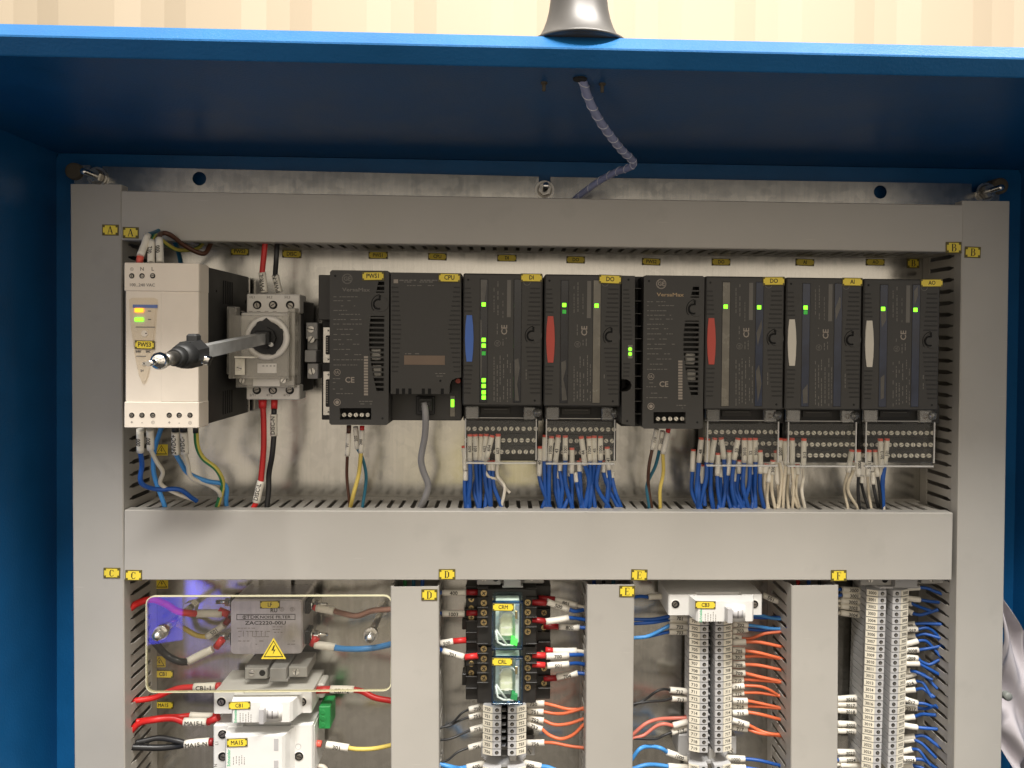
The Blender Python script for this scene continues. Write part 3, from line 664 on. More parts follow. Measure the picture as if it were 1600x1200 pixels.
b.prism(pl, 'd', 76.5, 80); b.prism([(kx+9*math.cos(R(40*i)), kz+9*math.sin(R(40*i))) for i in range(9)], 'd', 80, 84); b.box(kx-6, kx+5.5, 83, 92, kz-6, kz+6, 1); b.build('selector_dial', 'black', iso)
MB().cyl((kx+6.4, 84, kz-5.5), (kx+6.4, 88, kz-5.5), 1.9, n=12).build('clamp_screw', 'chrome', iso)
b = MB(); b.pbox(366, 557, 398, 559.5, 74, 88, .2); b.pbox(367, 560, 382, 586, 77, 78.5, .3); b.build('latch_bracket', 'screw_pale', iso)
screw(374, 575, 78.8, 4, iso, 'slot')
b = MB(); b.pbox(402, 568, 432, 583, 75.6, 76.4, .1); b.build('rating_label', 'iso_grey', iso)
b = MB()
for i in range(4): b.pbox(410+i*5.7, 571, 413+i*5.7, 572.6, 76.4, 76.5, 0)
for i in range(5): b.pbox(376+i*12.5, 486, 382+i*12.5, 487, 76.4, 76.5, 0)
b.build('fine_print', 'ink_grey', iso)
# shaft
a0 = Vector((kx-1, 88, kz-.5)); tipx, tipz = W(236, 567, 258); a1 = Vector((tipx, 258, tipz)); ax = (a1-a0).normalized()
def along(t): return a0+(a1-a0)*t
def sqbar(p, q, r, name, m, n=4, mi=0):
    b = MB(); dr = (q-p).normalized(); u = (Vector((0, 0, 1))-dr*dr.z).normalized(); w = dr.cross(u)
    vs = []
    for pt in (p, q):
        for a in (45, 135, 225, 315): vs.append(tuple(pt+(u*math.cos(R(a))+w*math.sin(R(a)))*r*1.414))
    b.add(vs, [(0, 1, 5, 4), (1, 2, 6, 5), (2, 3, 7, 6), (3, 0, 4, 7), (3, 2, 1, 0), (4, 5, 6, 7)]); return b.build(name, m, iso)
sqbar(a0, along(.70), 4.4, 'square_shaft', 'shaft_grey')
b = MB(); p, q = along(.66), along(.84)
b.cyl(p, p.lerp(q, .5), 9.6, 9.6, 8, smooth=False); b.cyl(p.lerp(q, .5), p.lerp(q, .8), 9.2, 7.0, 16); b.cyl(p.lerp(q, .8), q, 6.4, 5.6, 18)
b.box(p.x-4, p.x+3, p.y-1, p.y+9, p.z+6, p.z+13, 1.4); b.build('coupling', 'black', iso)
b = MB(); m_ = along(.69); b.cyl(m_+Vector((2, 0, -2)), m_+Vector((11.5, 0, -5)), 3.6, 3.4, 12); b.build('grub_screw', 'chrome', iso)
MB().cyl(along(.83), along(.93), 4.4, 4.2, 18).build('round_shaft', 'steel_dark', iso)
b = MB(); c = along(.94); b.lathe([(0.01, -5.6), (2.6, -5.0), (4.5, -3.4), (5.6, -.8), (5.5, 1.2), (4.4, 3.5), (2.4, 5.1), (0.01, 5.6)], tuple(c), 'd', 22); b.build('ball_end', 'chrome', iso)
MB().cyl(along(.95), along(1.02), 2.1, 1.7, 12).build('end_pin', 'chrome', iso)
# end bracket right of the isolator
eb = T('end_bracket', 'grey end bracket with three screws right of the rotary isolator', 'bracket', (W(489, 590, 30)[0], 0, W(489, 592, 30)[1]))
b = MB(); b.pbox(478, 504, 496, 530, 8, 44, .6); b.pbox(480, 530, 496, 547, 8, 38, .6); b.pbox(476, 547, 494, 566, 8, 46, .6); b.pbox(480, 568, 497, 592, 8, 44, .6); b.build('bracket_body', 'grey_plastic', eb)
for px, py in ((486, 514.5), (486.5, 530.5), (487.5, 580)): screw(px, py, 44.4, 5.4, eb, 'slot')
# ------------------------------------------------------------------ controller modules
MD = 85.0
def ridges(mb, rects, d): 
    for a, c, e, f in rects: mb.pbox(a, c, e, f, d-.3, d+.3, .05)
def latch(px, py, parent, d=MD, flip=1):
    x, z = W(px, py, d); m = MB()
    m.cyl((x, d-1, z), (x, d+.7, z), 6.6, 6.2, 22, 0); m.tube([(x+8.2*math.cos(R(t)), d+.1, z+8.2*math.sin(R(t))) for t in range(100, 221, 12)], .3, 5, 1)
    arc = [(x-2.2+4.0*math.cos(R(t)), d+.75, z+4.0*math.sin(R(t))) for t in range(70, 291, 20)]
    m.tube(arc, .75, 6, 1); m.box(x-2, x-.4, d+.5, d+.9, z+3.4, z+7.5, .1, 1)
    return m.build('latch_knob', ['plc', 'void'], parent)
def dots(parent, pts, d=MD):
    m = MB()
    for a, c in pts: x, z = W(a, c, d); m.cyl((x, d-.5, z), (x, d+.06, z), .95, n=10)
    return m.build('pin_holes', 'void', parent)
def small_print(parent, cols, d, vertical=True, m='print'):
    """unreadable fine print: broken strokes in lines"""
    mb = MB(); k = SC(d)
    for px, y0, y1, wpx in cols:
        p = y0
        while p < y1-2:
            L = random.uniform(2.0, 7)
            if random.random() < .8:
                if vertical: mb.pbox(px, p, px+wpx, min(y1, p+L), d, d+.06, 0)
                else: mb.pbox(p, px, min(y1, p+L), px+wpx, d, d+.06, 0)
            p += L+random.uniform(.8, 2.4)
    return mb.build('fine_print', m, parent)
def ge_mark(px, py, rpx, parent, d, m='print_light'):
    x, z = W(px, py, d); r = rpx*SC(d)
    b = MB(); b.lathe([(r, .08), (r*.88, .08)], (x, d, z), 'd', 28); b.lathe([(r*.80, .08), (r*.76, .08)], (x, d, z), 'd', 28)
    for t in (45, 135, 225, 315): b.cyl((x+r*.82*math.cos(R(t)), d, z+r*.82*math.sin(R(t))), (x+r*.82*math.cos(R(t)), d+.08, z+r*.82*math.sin(R(t))), r*.10, n=8)
    o = b.build('round_mark', m, parent); text('GE', x, d, z, r*.78, o, m); return o
def ul_mark(px, py, rpx, parent, d, rot=0, m='print'):
    x, z = W(px, py, d); r = rpx*SC(d); b = MB(); b.lathe([(r, .08), (r*.86, .08)], (x, d, z), 'd', 24); o = b.build('round_mark', m, parent)
    text('UL', x, d, z, r*.75, o, m, rot); return o
def io_module(px0, px1, yt, yb, tab, tagtext, label, w1, w2, l1, l2, tagpx, reflect_polys=()):
    d = MD; w = px1-px0; X0, X1, Z0, Z1 = BX(px0+1.2, yt, px1-1.2, yb, d)
    sl = 0.0
    t = T('io_module', label, 'controller module', ((X0+X1)/2, 30, Z0), 'controller input and output modules')
    MB().box(X0, X1, 30, d, Z0, Z1, 1.1).build('housing', 'plc', t)
    MB().box(X0+2, X1-2, 12, 30, Z0+2, Z1-2, .8).build('carrier_plug', 'plc_dark', t)
    g = MB()
    for side in (0, 1):
        for i in range(26):
            y = yt+22+i*7.1
            if y > yb-16: break
            c = abs(y-(yt+yb)/2)/((yb-yt)/2); ln = 16-7*c
            if side == 0:
                if 62 < y-yt < 140: continue
                ridges(g, [(px0+3, y, px0+3+ln, y+2.2)], d)
            else:
                if 84 < y-yt < 112: continue
                ridges(g, [(px1-4-ln*1.5, y, px1-4, y+2.2)], d)
    g.build('grip_ridges', 'plc_dark', t)
    # indicator windows
    for wx, wm, leds in ((px0+w*.222, w1, l1), (px0+w*.638, w2, l2)):
        b = MB(); b.pbox(wx-.8, yt+8.2, wx+12.3, yb-4.6, d-.4, d+.25, .1); b.build('window_frame', 'plc_dark', t)
        b = MB(); b.pbox(wx, yt+9, wx+11.5, yb-5.4, d-.2, d+.5, .15); b.build('indicator_window', wm, t)
        for q in leds:
            y, dim = q if isinstance(q, tuple) else (q, False)
            MB().pbox(wx+2.6, y-3.0, wx+8.8, y+3.2, d+.35, d+.9, .5).build('indicator_lamp', 'led_green_dim' if dim else 'led_green', t)
    for pl_ in reflect_polys: MB().ppoly(pl_, d+.3, d+.56).build('painted_reflection', 'win_reflection', t)  # flat paler shapes painting reflections onto the indicator windows
    # coloured tab
    ym = (yt+yb)/2; a = px0+4.5; y0, y1 = yt+65, yt+137.5
    MB().ppoly([(a+2.5, y0), (a+11, y0), (a+12.6, y0+16), (a+13.4, (y0+y1)/2), (a+12.6, y1-16), (a+11, y1), (a+2.5, y1), (a+.8, y1-16), (a, (y0+y1)/2), (a+.8, y0+16)], d-.2, d+.9).build('colour_tab', tab, t)
    latch(px1-13, yt+97, t)
    dots(t, [(px0+9.5, yt+9.5), (px1-13, yb-8)])
    cx = px0+w*.39
    small_print(t, [(cx, yt+18, yt+60, 1.2), (cx+6, yt+12, yt+66, 1.4), (cx+14, yt+30, yt+70, 1), (cx, yt+130, yb-6, 1.2), (cx+5, yt+136, yb-6, 1.2), (cx+9.5, yt+128, yb-6, 1.2), (cx+15, yt+132, yb-8, 1.2), (cx+21, yt+126, yb-6, 1.2), (cx+25.5, yt+140, yb-8, 1.0), (px1-27, yt+150, yt+172, 1.2)], d)
    b = MB(); b.pbox(cx+21, yt+10, cx+27, yt+68, d, d+.06, 0); b.build('serial_label', 'print', t)
    ul_mark(cx+6, yt+109, 4.8, t, d, 90); ptext('CE', cx+17, yt+88, d, 9, t, 'print_light', 90)
    small_print(t, [(cx+14, yt+102, yt+116, 1.2), (cx+19, yt+100, yt+114, 1.2), (cx+5, yt+78, yt+98, 1.2)], d)
    x, z = W(px1-25, yt+13, d); b = MB(); b.lathe([(3, .07), (2.6, .07)], (x, d, z), 'd', 20); b.build('round_mark', 'print', t)
    nameplate(tagtext, *tagpx, d+.1, t)
    return t
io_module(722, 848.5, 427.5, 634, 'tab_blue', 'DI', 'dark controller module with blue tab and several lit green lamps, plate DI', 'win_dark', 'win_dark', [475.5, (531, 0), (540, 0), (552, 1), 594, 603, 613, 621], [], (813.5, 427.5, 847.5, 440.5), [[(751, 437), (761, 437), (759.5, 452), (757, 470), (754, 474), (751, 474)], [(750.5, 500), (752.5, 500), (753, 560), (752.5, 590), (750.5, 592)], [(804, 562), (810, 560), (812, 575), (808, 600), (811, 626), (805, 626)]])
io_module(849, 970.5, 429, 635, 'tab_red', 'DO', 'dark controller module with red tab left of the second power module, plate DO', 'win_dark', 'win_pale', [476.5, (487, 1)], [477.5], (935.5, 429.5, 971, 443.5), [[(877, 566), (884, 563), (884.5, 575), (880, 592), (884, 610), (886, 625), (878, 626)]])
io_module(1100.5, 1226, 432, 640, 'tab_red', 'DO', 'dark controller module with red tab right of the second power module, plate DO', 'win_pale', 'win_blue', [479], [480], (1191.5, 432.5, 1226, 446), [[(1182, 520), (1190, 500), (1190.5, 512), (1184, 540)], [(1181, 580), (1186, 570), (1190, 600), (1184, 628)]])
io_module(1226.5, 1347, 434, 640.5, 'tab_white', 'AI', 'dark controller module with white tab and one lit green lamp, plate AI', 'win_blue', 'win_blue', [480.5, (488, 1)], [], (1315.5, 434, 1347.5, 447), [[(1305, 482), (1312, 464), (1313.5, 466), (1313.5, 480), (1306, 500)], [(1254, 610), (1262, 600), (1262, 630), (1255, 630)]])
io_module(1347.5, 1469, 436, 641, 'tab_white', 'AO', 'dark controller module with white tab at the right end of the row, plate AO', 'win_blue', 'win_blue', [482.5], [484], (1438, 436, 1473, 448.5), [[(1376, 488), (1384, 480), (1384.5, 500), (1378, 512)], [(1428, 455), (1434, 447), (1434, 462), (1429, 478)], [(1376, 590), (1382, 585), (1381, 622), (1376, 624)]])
def power_module(px0, px1, yt, yb, tagtext, tagpx, label, faint):
    d = MD; w = px1-px0; sx = w/94.0; sy = (yb-yt)/238.0
    U = lambda u, v: (px0+u*sx, yt+v*sy)             # design grid 94 x 238
    X0, X1, Z0, Z1 = BX(px0, yt, px1, yb, d)
    t = T('power_module', label, 'controller module', ((X0+X1)/2, 30, Z0), 'controller power modules')
    MB().box(X0+.3, X1-.3, 12, 74, Z0+.3, Z1-.3, .8).build('inner_housing', 'plc_dark', t)
    h1 = [U(78, 15), U(87, 15), U(87, 34.5), U(73.5, 34.5)]
    h2 = [U(65, 70), U(87, 70), U(87, 188), U(75, 188), U(70, 168), U(65.5, 143), U(62.5, 118), U(62.5, 95)]
    h3 = [U(16, 212), U(66, 212), U(66, 230), U(16, 230)]
    cn = 1.6
    outer = [(X0+cn, Z0), (X1-cn, Z0), (X1, Z0+cn), (X1, Z1-cn), (X1-cn, Z1), (X0+cn, Z1), (X0, Z1-cn), (X0, Z0+cn)]
    plate_holes(outer, [[W(a, c, d) for a, c in h] for h in (h1, h2, h3)], 70, d).build('front_cover', 'plc', t)
    f = MB(); 
    for i in range(3): f.pbox(*U(70, 16.2+i*7.6-1.2), *U(89, 16.2+i*7.6+1.2), d-2.5, d-.25, .1)
    for i in range(16): f.pbox(*U(60, 73+i*7.6-1.5), *U(89, 73+i*7.6+1.5), d-2.5, d-.25, .1)
    f.pbox(*U(86.2, 14), *U(88, 189), d-2, d-.35, .1)
    f.build('vent_bars', 'plc', t)
    MB().pbox(*U(66, 121), *U(81, 138), 74, 77, .8).build('inner_coil', 'white', t); MB().pbox(*U(68, 146), *U(82, 163), 74, 77, .8).build('inner_coil', 'white', t)
    latch(*U(82, 52), t)
    b = MB(); b.pbox(*U(16, 212), *U(66, 230), 72, 76, .1); b.build('terminal_recess', 'void', t)
    for i in range(5): screw(*U(23+i*9.4, 222.5), 78.5, 3.3, t, 'pale')
    dots(t, [U(9, 8.5), U(84, 228)])
    ge_mark(*U(28, 13), 8, t, d, 'print' if faint else 'print_light')
    ptext('VersaMax', *U(42, 30), d, 5.5, t, 'print' if faint else 'print_gold', 0, 1.35)
    rows = [(U(0, v)[1], px0+6, px0+(34+random.uniform(0, 20))*sx, 1.4) for v in (40, 46, 54, 61, 67, 75, 82, 90, 98, 106, 113, 121, 129, 137, 145)]
    small_print(t, [(r[0], r[1], r[2], 1.3) for r in rows], d, False)
    ul_mark(*U(12, 157), 5.2, t, d, 0, 'print_light'); ptext('CE', *U(32, 169), d, 8.5, t, 'print_light')
    small_print(t, [(U(0, v)[1], px0+5, px0+e*sx, 1.3) for v, e in ((166, 18), (172, 20), (182, 22), (189, 38))]+[(U(0, 201)[1], px0+46, px0+68, 1.3), (U(0, 205)[1], px0+48, px0+66, 1.3)], d, False)
    b = MB()
    for i in range(14): b.pbox(*U(54.5, 132+i*4.4), *U(61, 135.2+i*4.4), d, d+.06, 0)
    b.build('serial_label', 'print_light', t)
    x, z = W(*U(12, 203), d); b = MB(); b.lathe([(3.0, .3), (2.3, .3), (2.3, 0)], (x, d, z), 'd', 20); b.lathe([(3.0, .3), (3.0, -.3)], (x, d, z), 'd', 20); b.cyl((x, d-.3, z), (x, d+.15, z), 1.6, n=14); b.build('round_mark', 'print_light', t)
    if tagtext: nameplate(tagtext, *tagpx, d+.1, t)
    return t
power_module(515, 607.5, 422.5, 664, 'PWS1', (565.5, 424.5, 600.5, 438.5), 'dark controller power module with vents at the left end, plate PWS1', True)
power_module(1005, 1099.5, 430.5, 670, None, None, 'dark controller power module with vents in the middle of the row', False)
# processor module
d = MD
cp = T('processor_module', 'dark processor module with brown label and grey cable plugged in below', 'controller module', (W(665, 657, 60)[0], 12, W(665, 660, 60)[1]))
MB().pbox(609, 440, 722, 657, 12, 60, .8).build('rear_base', 'plc', cp)
pl = [(610.5, 425.5), (720.5, 427), (720.5, 590), (712, 591), (706, 594), (703, 600), (702, 615.5), (610.5, 615.5)]
MB().ppoly(pl, 40, d).build('housing', 'plc', cp)
b = MB()
for a in (618.5, 628, 638, 659, 668.5, 688.5): b.pbox(a, 607, a+5, 616, d-3, d+.12, .05)
b.build('vent_notches', 'void', cp)
g = MB()
for i in range(19):
    y = 448+i*7.3; c = abs(i-9)/9
    ridges(g, [(612, y, 622-5*c+5, y+2), (716-16*(1-.6*c), y, 719, y+2)], d)
g.build('grip_ridges', 'plc_dark', cp)
MB().pbox(631.5, 555.5, 695, 570, d, d+.3, .05).build('brown_label', 'brown_label', cp)
small_print(cp, [(552, 633, 655, 1.4), (583, 680, 697, 1.2), (587, 682, 697, 1.2), (445.5, 636, 680, 1.3)], d, False)
MB().pbox(615, 436.5, 622, 442.5, d, d+.06, 0).build('brand_square', 'print_light', cp)
small_print(cp, [(437, 624, 690, 2), (439.8, 626, 690, 1.6)], d, False)
dots(cp, [(688, 595)]); nameplate('CPU', 685, 427, 719.5, 441, d+.1, cp)
x, z = W(716, 595, 62); b = MB(); b.cyl((x, 60, z), (x, 66, z), 2.4, 2.1, 16); b.build('push_button', 'ferrule_pink', cp)
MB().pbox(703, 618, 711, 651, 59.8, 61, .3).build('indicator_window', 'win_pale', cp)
MB().pbox(704.5, 624, 709.5, 636, 60.8, 61.4, .4).build('indicator_lamp', 'led_green', cp)
b = MB(); b.pbox(650, 619, 679, 648, 58, 64, .5); b.build('socket', 'black', cp)
# link module beside the red-tab module
lm = T('link_module', 'narrow dark link module with two lit green lamps left of the middle power module', 'controller module', (W(985, 665, d)[0], 12, W(985, 667, d)[1]))
poly = [(971.5, 430.5), (992, 431), (992, 666.5), (971.5, 662), (971.5, 612), (980, 611.5), (985, 608), (987, 602), (985, 596), (980, 593), (971.5, 592)]
MB().ppoly(poly, 30, d-1).build('housing', 'plc', lm)
b = MB(); b.pbox(971, 432, 1004, 666, 12, 55, .5); b.build('rear_base', 'black', lm)
b = MB()
for i in range(11): b.pbox(991.5, 450+i*19.6, 1002, 451.4+i*19.6, 54, 80, .1)
b.build('heat_fins', 'plc', lm)
g = MB()
for i in range(22):
    y = 452+i*6.4
    if 535 < y < 562: continue
    ridges(g, [(974, y, 974+14-abs(i-11)*.5, y+2.1)], d-1)
g.build('grip_ridges', 'plc_dark', lm)
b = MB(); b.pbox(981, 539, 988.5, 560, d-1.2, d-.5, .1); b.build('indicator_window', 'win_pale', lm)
for y in (545.5, 553): 
    x, z = W(984.5, y, d-.4); b = MB(); b.cyl((x, d-.8, z), (x, d-.1, z), 1.5, n=12); b.build('indicator_lamp', 'led_green', lm)
dots(lm, [(982, 437), (980, 658)], d-1)
# expansion base with two ribbon connectors at the far left
xb = T('expansion_base', 'black base with two multi pin connectors left of the first power module', 'connector base', (W(508, 655, 40)[0], 8, W(508, 658, 40)[1]))
MB().pbox(503, 456, 520, 656, 8, 40, .6).build('base_body', 'plc_dark', xb)
MB().pbox(497.5, 429.5, 520, 500, 8, 58, .6).build('upper_block', 'plc', xb)
for y0, y1 in ((511, 567), (580, 649)):
    b = MB(); b.pbox(504.5, y0, 524, y1, 40, 42.5, .4); pl = b.build('connector_plate', 'steel', xb)
    b = MB(); b.pbox(508.5, y0+13, 530, y1-13, 42, 47, .8); b.build('connector_shell', 'black', xb)
    for y in (y0+5.5, y1-5.5): screw(513.5, y, 42.8, 3.6, xb, 'steel')
    b = MB(); n = int((y1-y0-30)/3.6)
    for i in range(n): b.pbox(510, y0+16+i*3.6, 512, y0+17.4+i*3.6, 46.9, 47.3, 0)
    b.build('contacts', 'steel_dark', xb)
# terminal bases under the input/output modules
def terminal_base(px0, px1, yt, rows, label, nrow=3, yb=720, rag=None):
    w = px1-px0
    t = T('terminal_carrier', label, 'terminal carrier', (W((px0+px1)/2, yb, 30)[0], 8, W((px0+px1)/2, yb, 30)[1]), 'terminal bases under the modules')
    b = MB(); b.pbox(px0+1, yt-6, px1-1, yt+24, 8, 52, .6); b.build('upper_housing', 'plc_dark', t)
    b = MB(); b.pbox(px0+28, yt+4, px0+74, yt+14, 51, 53.5, .3); b.build('plug_socket', 'board', t)
    b = MB(); b.pbox(px0+33, yt+6.2, px0+70, yt+7, 53.4, 53.8, .1); b.build('socket_edge', 'print', t)
    b = MB(); b.pbox(px0+3, yt+22, px0+w-8, yb, 8, 36, .6); b.build('terminal_board', 'board', t)
    for r, y in enumerate(rows):
        for i in range(12): screw(px0+9+i*(w-17)/11.4-(r*3.0), y, 36.6+(2-r)*0, 3.5, t, 'pale')
    # ledges between rows
    for y in rows[:-1]: MB().pbox(px0+4, y+7.5, px0+w-9, y+10, 35.5, 38.6, .3).build('ledge', 'plc_dark', t)
    # hinged clear cover
    f = T('hinged_cover', 'clear hinged cover under the '+label.split('under the ')[1], 'cover', (W(px0+w/2, yt+20, 58)[0], 50, W(px0+w/2, yt+20, 58)[1]), 'clear hinged terminal covers')
    X0, X1, Z0, Z1 = BX(px0+4, yt+21, px1-11, yt+90, 62)
    zc = lambda x: 0
    b = MB(); n = 10; vs = []
    for i in range(n+1):
        k = i/n; z = Z1+(Z0-Z1)*k; dd_ = 56+8*math.sin(k*math.pi*.5)-(3*(k-.85)/.15 if k > .85 else 0); vs.append((dd_, z))
    pr = vs+[(a-1.2, c) for a, c in vs[::-1]]
    b.prism(pr, 'x', X0, X1, 0); b.build('cover_sheet', 'flap', f)
    for xa, xb_ in ((X0-.2, X0+1.6), (X1-1.6, X1+.2)): MB().box(xa, xb_, 50, 63.5, Z0+3, Z1, .3).build('side_rib', 'flap', f)
    for xa, xb_ in ((X0-.3, X0+.7), (X1-.7, X1+.3)): MB().box(xa, xb_, 63.3, 64.6, Z0+3, Z1, .1).build('rib_edge', 'flap_edge', f)
    b = MB(); b.box(X0, X1, 60.0, 64.2, Z0-.9, Z0+.5, .3); b.build('bottom_lip', 'flap_edge', f)
    b = MB(); b.box(X0, X1, 56.2, 57.2, Z1-.3, Z1+.4, .1); b.build('top_edge', 'flap_edge', f)
    MB().pbox(px0+4, yt+2, px0+25, yt+22, 53, 59, .8).build('hinge_clip', 'clip', f); MB().pbox(px1-31, yt+3, px1-12, yt+23, 53, 59, .8).build('hinge_clip', 'clip', f)
    x, z = W(px1-22, yt+13, 60); b = MB()
    for i in range(10): b.tube([(x+1.2*math.cos(R(36*i)), 59.2, z+1.2*math.sin(R(36*i))), (x+2.7*math.cos(R(36*i)), 59.2, z+2.7*math.sin(R(36*i)))], .28, 4)
    b.build('star_mark', 'print_light', f)
    x, z = W(px1-9, yt+12, 62); b = MB(); b.lathe([(0, 4), (2.5, 3.5), (4.2, 1.5), (4.5, -3), (4.4, -6)], (x, 58, z), 'd', 16); b.build('hinge_knob', 'clip', f)
    return t
terminal_base(723, 849, 633, (670, 688, 706), 'black terminal carrier under the module with blue tab')
terminal_base(849, 971, 634, (671, 689, 707), 'black terminal carrier under the left red tab module')
terminal_base(1100, 1226, 637, (675, 693, 711), 'black terminal carrier under the right red tab module', yb=722)
terminal_base(1226, 1347, 638, (676.5, 694.5, 711.5), 'black terminal carrier under the module with white tab and plate AI', yb=723)
terminal_base(1347, 1469, 638, (676.5, 695, 712), 'black terminal carrier under the rightmost module with white tab', yb=723)
# ------------------------------------------------------------------ noise filter
nf = T('noise_filter', 'square metal can noise filter with printed face behind the clear cover', 'filter', (W(417, 1023, 0)[0], 0, W(417, 1025, 0)[1]))
fx0, fx1, fz0, fz1 = BX(360, 937.5, 472, 1022.5, 43)
b = MB(); pr = rrect(fx0, fx1, fz0, fz1, 3.5); b.prism(pr, 'd', .3, 41.5, 0, False)
pr2 = [(fx0+(a-fx0)*.985+.4, c) for a, c in pr]; b.prism(rrect(fx0+.9, fx1-.9, fz0+.9, fz1-.9, 3), 'd', 41, 43); b.build('can', 'filter_can', nf)
b = MB(); b.prism(rrect(fx0-7, fx1+7, fz0+9, fz1-9, 5), 'd', .2, 2); b.build('mounting_flange', 'galvanised', nf)
k = 43.05
b = MB(); 
for a, c, e, f in ((369.5, 959.5, 461.5, 960.5), (369.5, 967.7, 461.5, 968.7), (369.5, 959.5, 370.5, 968.7), (460.5, 959.5, 461.5, 968.7)): b.pbox(a, c, e, f, k-.02, k+.08, 0)
b.build('title_frame', 'ink', nf)
ptext('TDK', 395, 964.3, k, 5.2, nf, 'ink', 0, 1.35); ptext('NOISE FILTER', 430, 964.3, k, 4.4, nf, 'ink', 0, 1.25)
ptext('ZAC2220-00U', 415, 973.5, k, 5.4, nf, 'ink', 0, 1.35); ptext('RU', 428, 954, k, 6, nf, 'ink', 0, 1); 
for px in (440.5, 456.5):
    x, z = W(px, 952, k); b = MB(); b.lathe([(2, .06), (1.6, .06)], (x, k, z), 'd', 16); o = b.build('round_mark', 'ink_grey', nf); text('S', x, k, z, 2.2, o, 'ink_grey')
small_print(nf, [(981, 370, 402, 1), (986, 372, 422, .9), (994.5, 372, 422, .9), (1001, 372, 392, 1.2), (1001, 405, 418, 1.2), (1001, 445, 461, 1.2), (1006, 392, 410, 1.2), (1006, 449, 461, 1.2), (979, 426, 443, 1), (983, 426, 440, 1), (987.5, 428, 442, 1)], k, False, 'ink_grey')
b = MB()
for a in (380, 387, 394, 400, 408, 414): b.pbox(a, 986, a+.8, 995, k, k+.06, 0)
b.build('circuit_print', 'ink_grey', nf)
x, z = W(382, 964.3, k); b = MB(); b.lathe([(1.7, .08), (1.1, .08)], (x, k, z), 'd', 18); b.box(x-.3, x+.3, k+.02, k+.09, z-1.1, z+1.1); b.build('round_mark', 'ink', nf)
nameplate('LF', 406.5, 938.5, 437.5, 950.5, 43.1, nf)
for px, py, sx in ((352, 941, -1), (352, 994, -1), (478, 945, 1), (478, 992, 1)):
    x, z = W(px, py, 26); xa = fx0+1 if sx < 0 else fx1-1
    b = MB(); b.box(xa, xa+sx*5, 17, 33, z-6, z+6, .6); b.build('terminal_insulator', 'black', nf)
    b = MB(); b.cyl((xa+sx*5, 25, z), (xa+sx*20, 25, z), 1.9, n=10); b.cyl((xa+sx*8, 25, z), (xa+sx*11.5, 25, z), 4.0, n=6, smooth=False); b.cyl((xa+sx*5, 25, z), (xa+sx*6.4, 25, z), 5, n=16); b.build('terminal_stud', 'chrome', nf)
# ------------------------------------------------------------------ clear cover on two posts
AC = 64.0
ac = T('clear_guard', 'clear acrylic guard sheet with rounded corners in front of the noise filter', 'guard', (W(420, 1082, AC)[0], AC-3, W(420, 1083, AC)[1]))
ax0, ax1, az0, az1 = BX(227.5, 931, 612, 1081.5, AC)
MB().prism(rrect(ax0+.7, ax1-.7, az0+.7, az1-.7, 6.5), 'd', AC-2.6, AC-.1).build('sheet', 'acrylic', ac)
lo, li = rrect(ax0, ax1, az0, az1, 7), rrect(ax0+.75, ax1-.75, az0+.75, az1-.75, 6.3)
b = MB(); n = len(lo)
for (A, B) in (((lo, AC), (li, AC)), ((lo, AC), (lo, AC-2.7)), ((lo, AC-2.7), (li, AC-2.7))):
    b.add([(x, A[1], z) for x, z in A[0]]+[(x, B[1], z) for x, z in B[0]], [(i, (i+1) % n, n+(i+1) % n, n+i) for i in range(n)])
b.build('polished_edge', 'acrylic_edge', ac)
bolt_sign(427.5, 1014.5, 33, AC+.05, ac, True)
for px, py, lab in ((245, 994, 'long threaded steel post with cap nut holding the left of the clear guard'), (577, 997, 'long threaded steel post with cap nut holding the right of the clear guard')):
    x, z = W(px, py, AC+8)
    s = T('guard_post', lab, 'post', (x, 0, z), 'posts of the clear guard')
    MB().cyl((x, 0, z), (x, AC-2.8, z), 2.9, n=14).build('rod', 'steel', s)
    b = MB(); b.cyl((x, .1, z), (x, 5, z), 6, n=6, smooth=False); b.cyl((x, AC-6.4, z), (x, AC-2.8, z), 5.2, n=6, smooth=False); b.build('lock_nut', 'steel', s)
    b = MB(); b.cyl((x, AC+.1, z), (x, AC+1.3, z), 6.2, n=20); b.cyl((x, AC+1.3, z), (x, AC+6, z), 5.2, n=6, smooth=False); b.lathe([(4.6, 6), (4.3, 8), (3.2, 10), (1.6, 11.2), (0.01, 11.6)], (x, AC, z), 'd', 18); b.build('cap_nut', 'steel', s)
# ------------------------------------------------------------------ circuit breakers (rail runs vertically, so they lie on their side)
def breaker(px0, px1, yt, yb, label, tagtext, tagpx, poles=1, toggle=True, xb0=.265, xb1=.84):
    dt_, db_ = 55.0, 72.0
    X0, X1, Z0, Z1 = BX(px0, yt, px1, yb, dt_); L = X1-X0
    t = T('circuit_breaker', label, 'circuit breaker', ((X0+X1)/2, 8, Z0), 'white circuit breakers')
    b = MB(); b.prism([(X0, 8), (X0, dt_-1), (X0+1, dt_), (X0+L*.30, dt_), (X0+L*.30, dt_-6), (X1-L*.22, dt_-6), (X1-L*.22, dt_), (X1-1, dt_), (X1, dt_-1), (X1, 8)], 'z', Z0, Z1); b.build('case', 'breaker', t)
    xa, xb_ = X0+L*xb0, X0+L*xb1
    b = MB(); b.prism([(xa-4.5, dt_-.5), (xa-1.5, db_-2), (xa, db_), (xb_-1, db_), (xb_+1, db_-3), (xb_+3, dt_+6), (xb_+6, dt_-.5)], 'z', Z0+.5, Z1-.5); b.build('front_block', 'breaker', t)
    return t, (X0, X1, Z0, Z1, dt_, db_, xa, xb_)
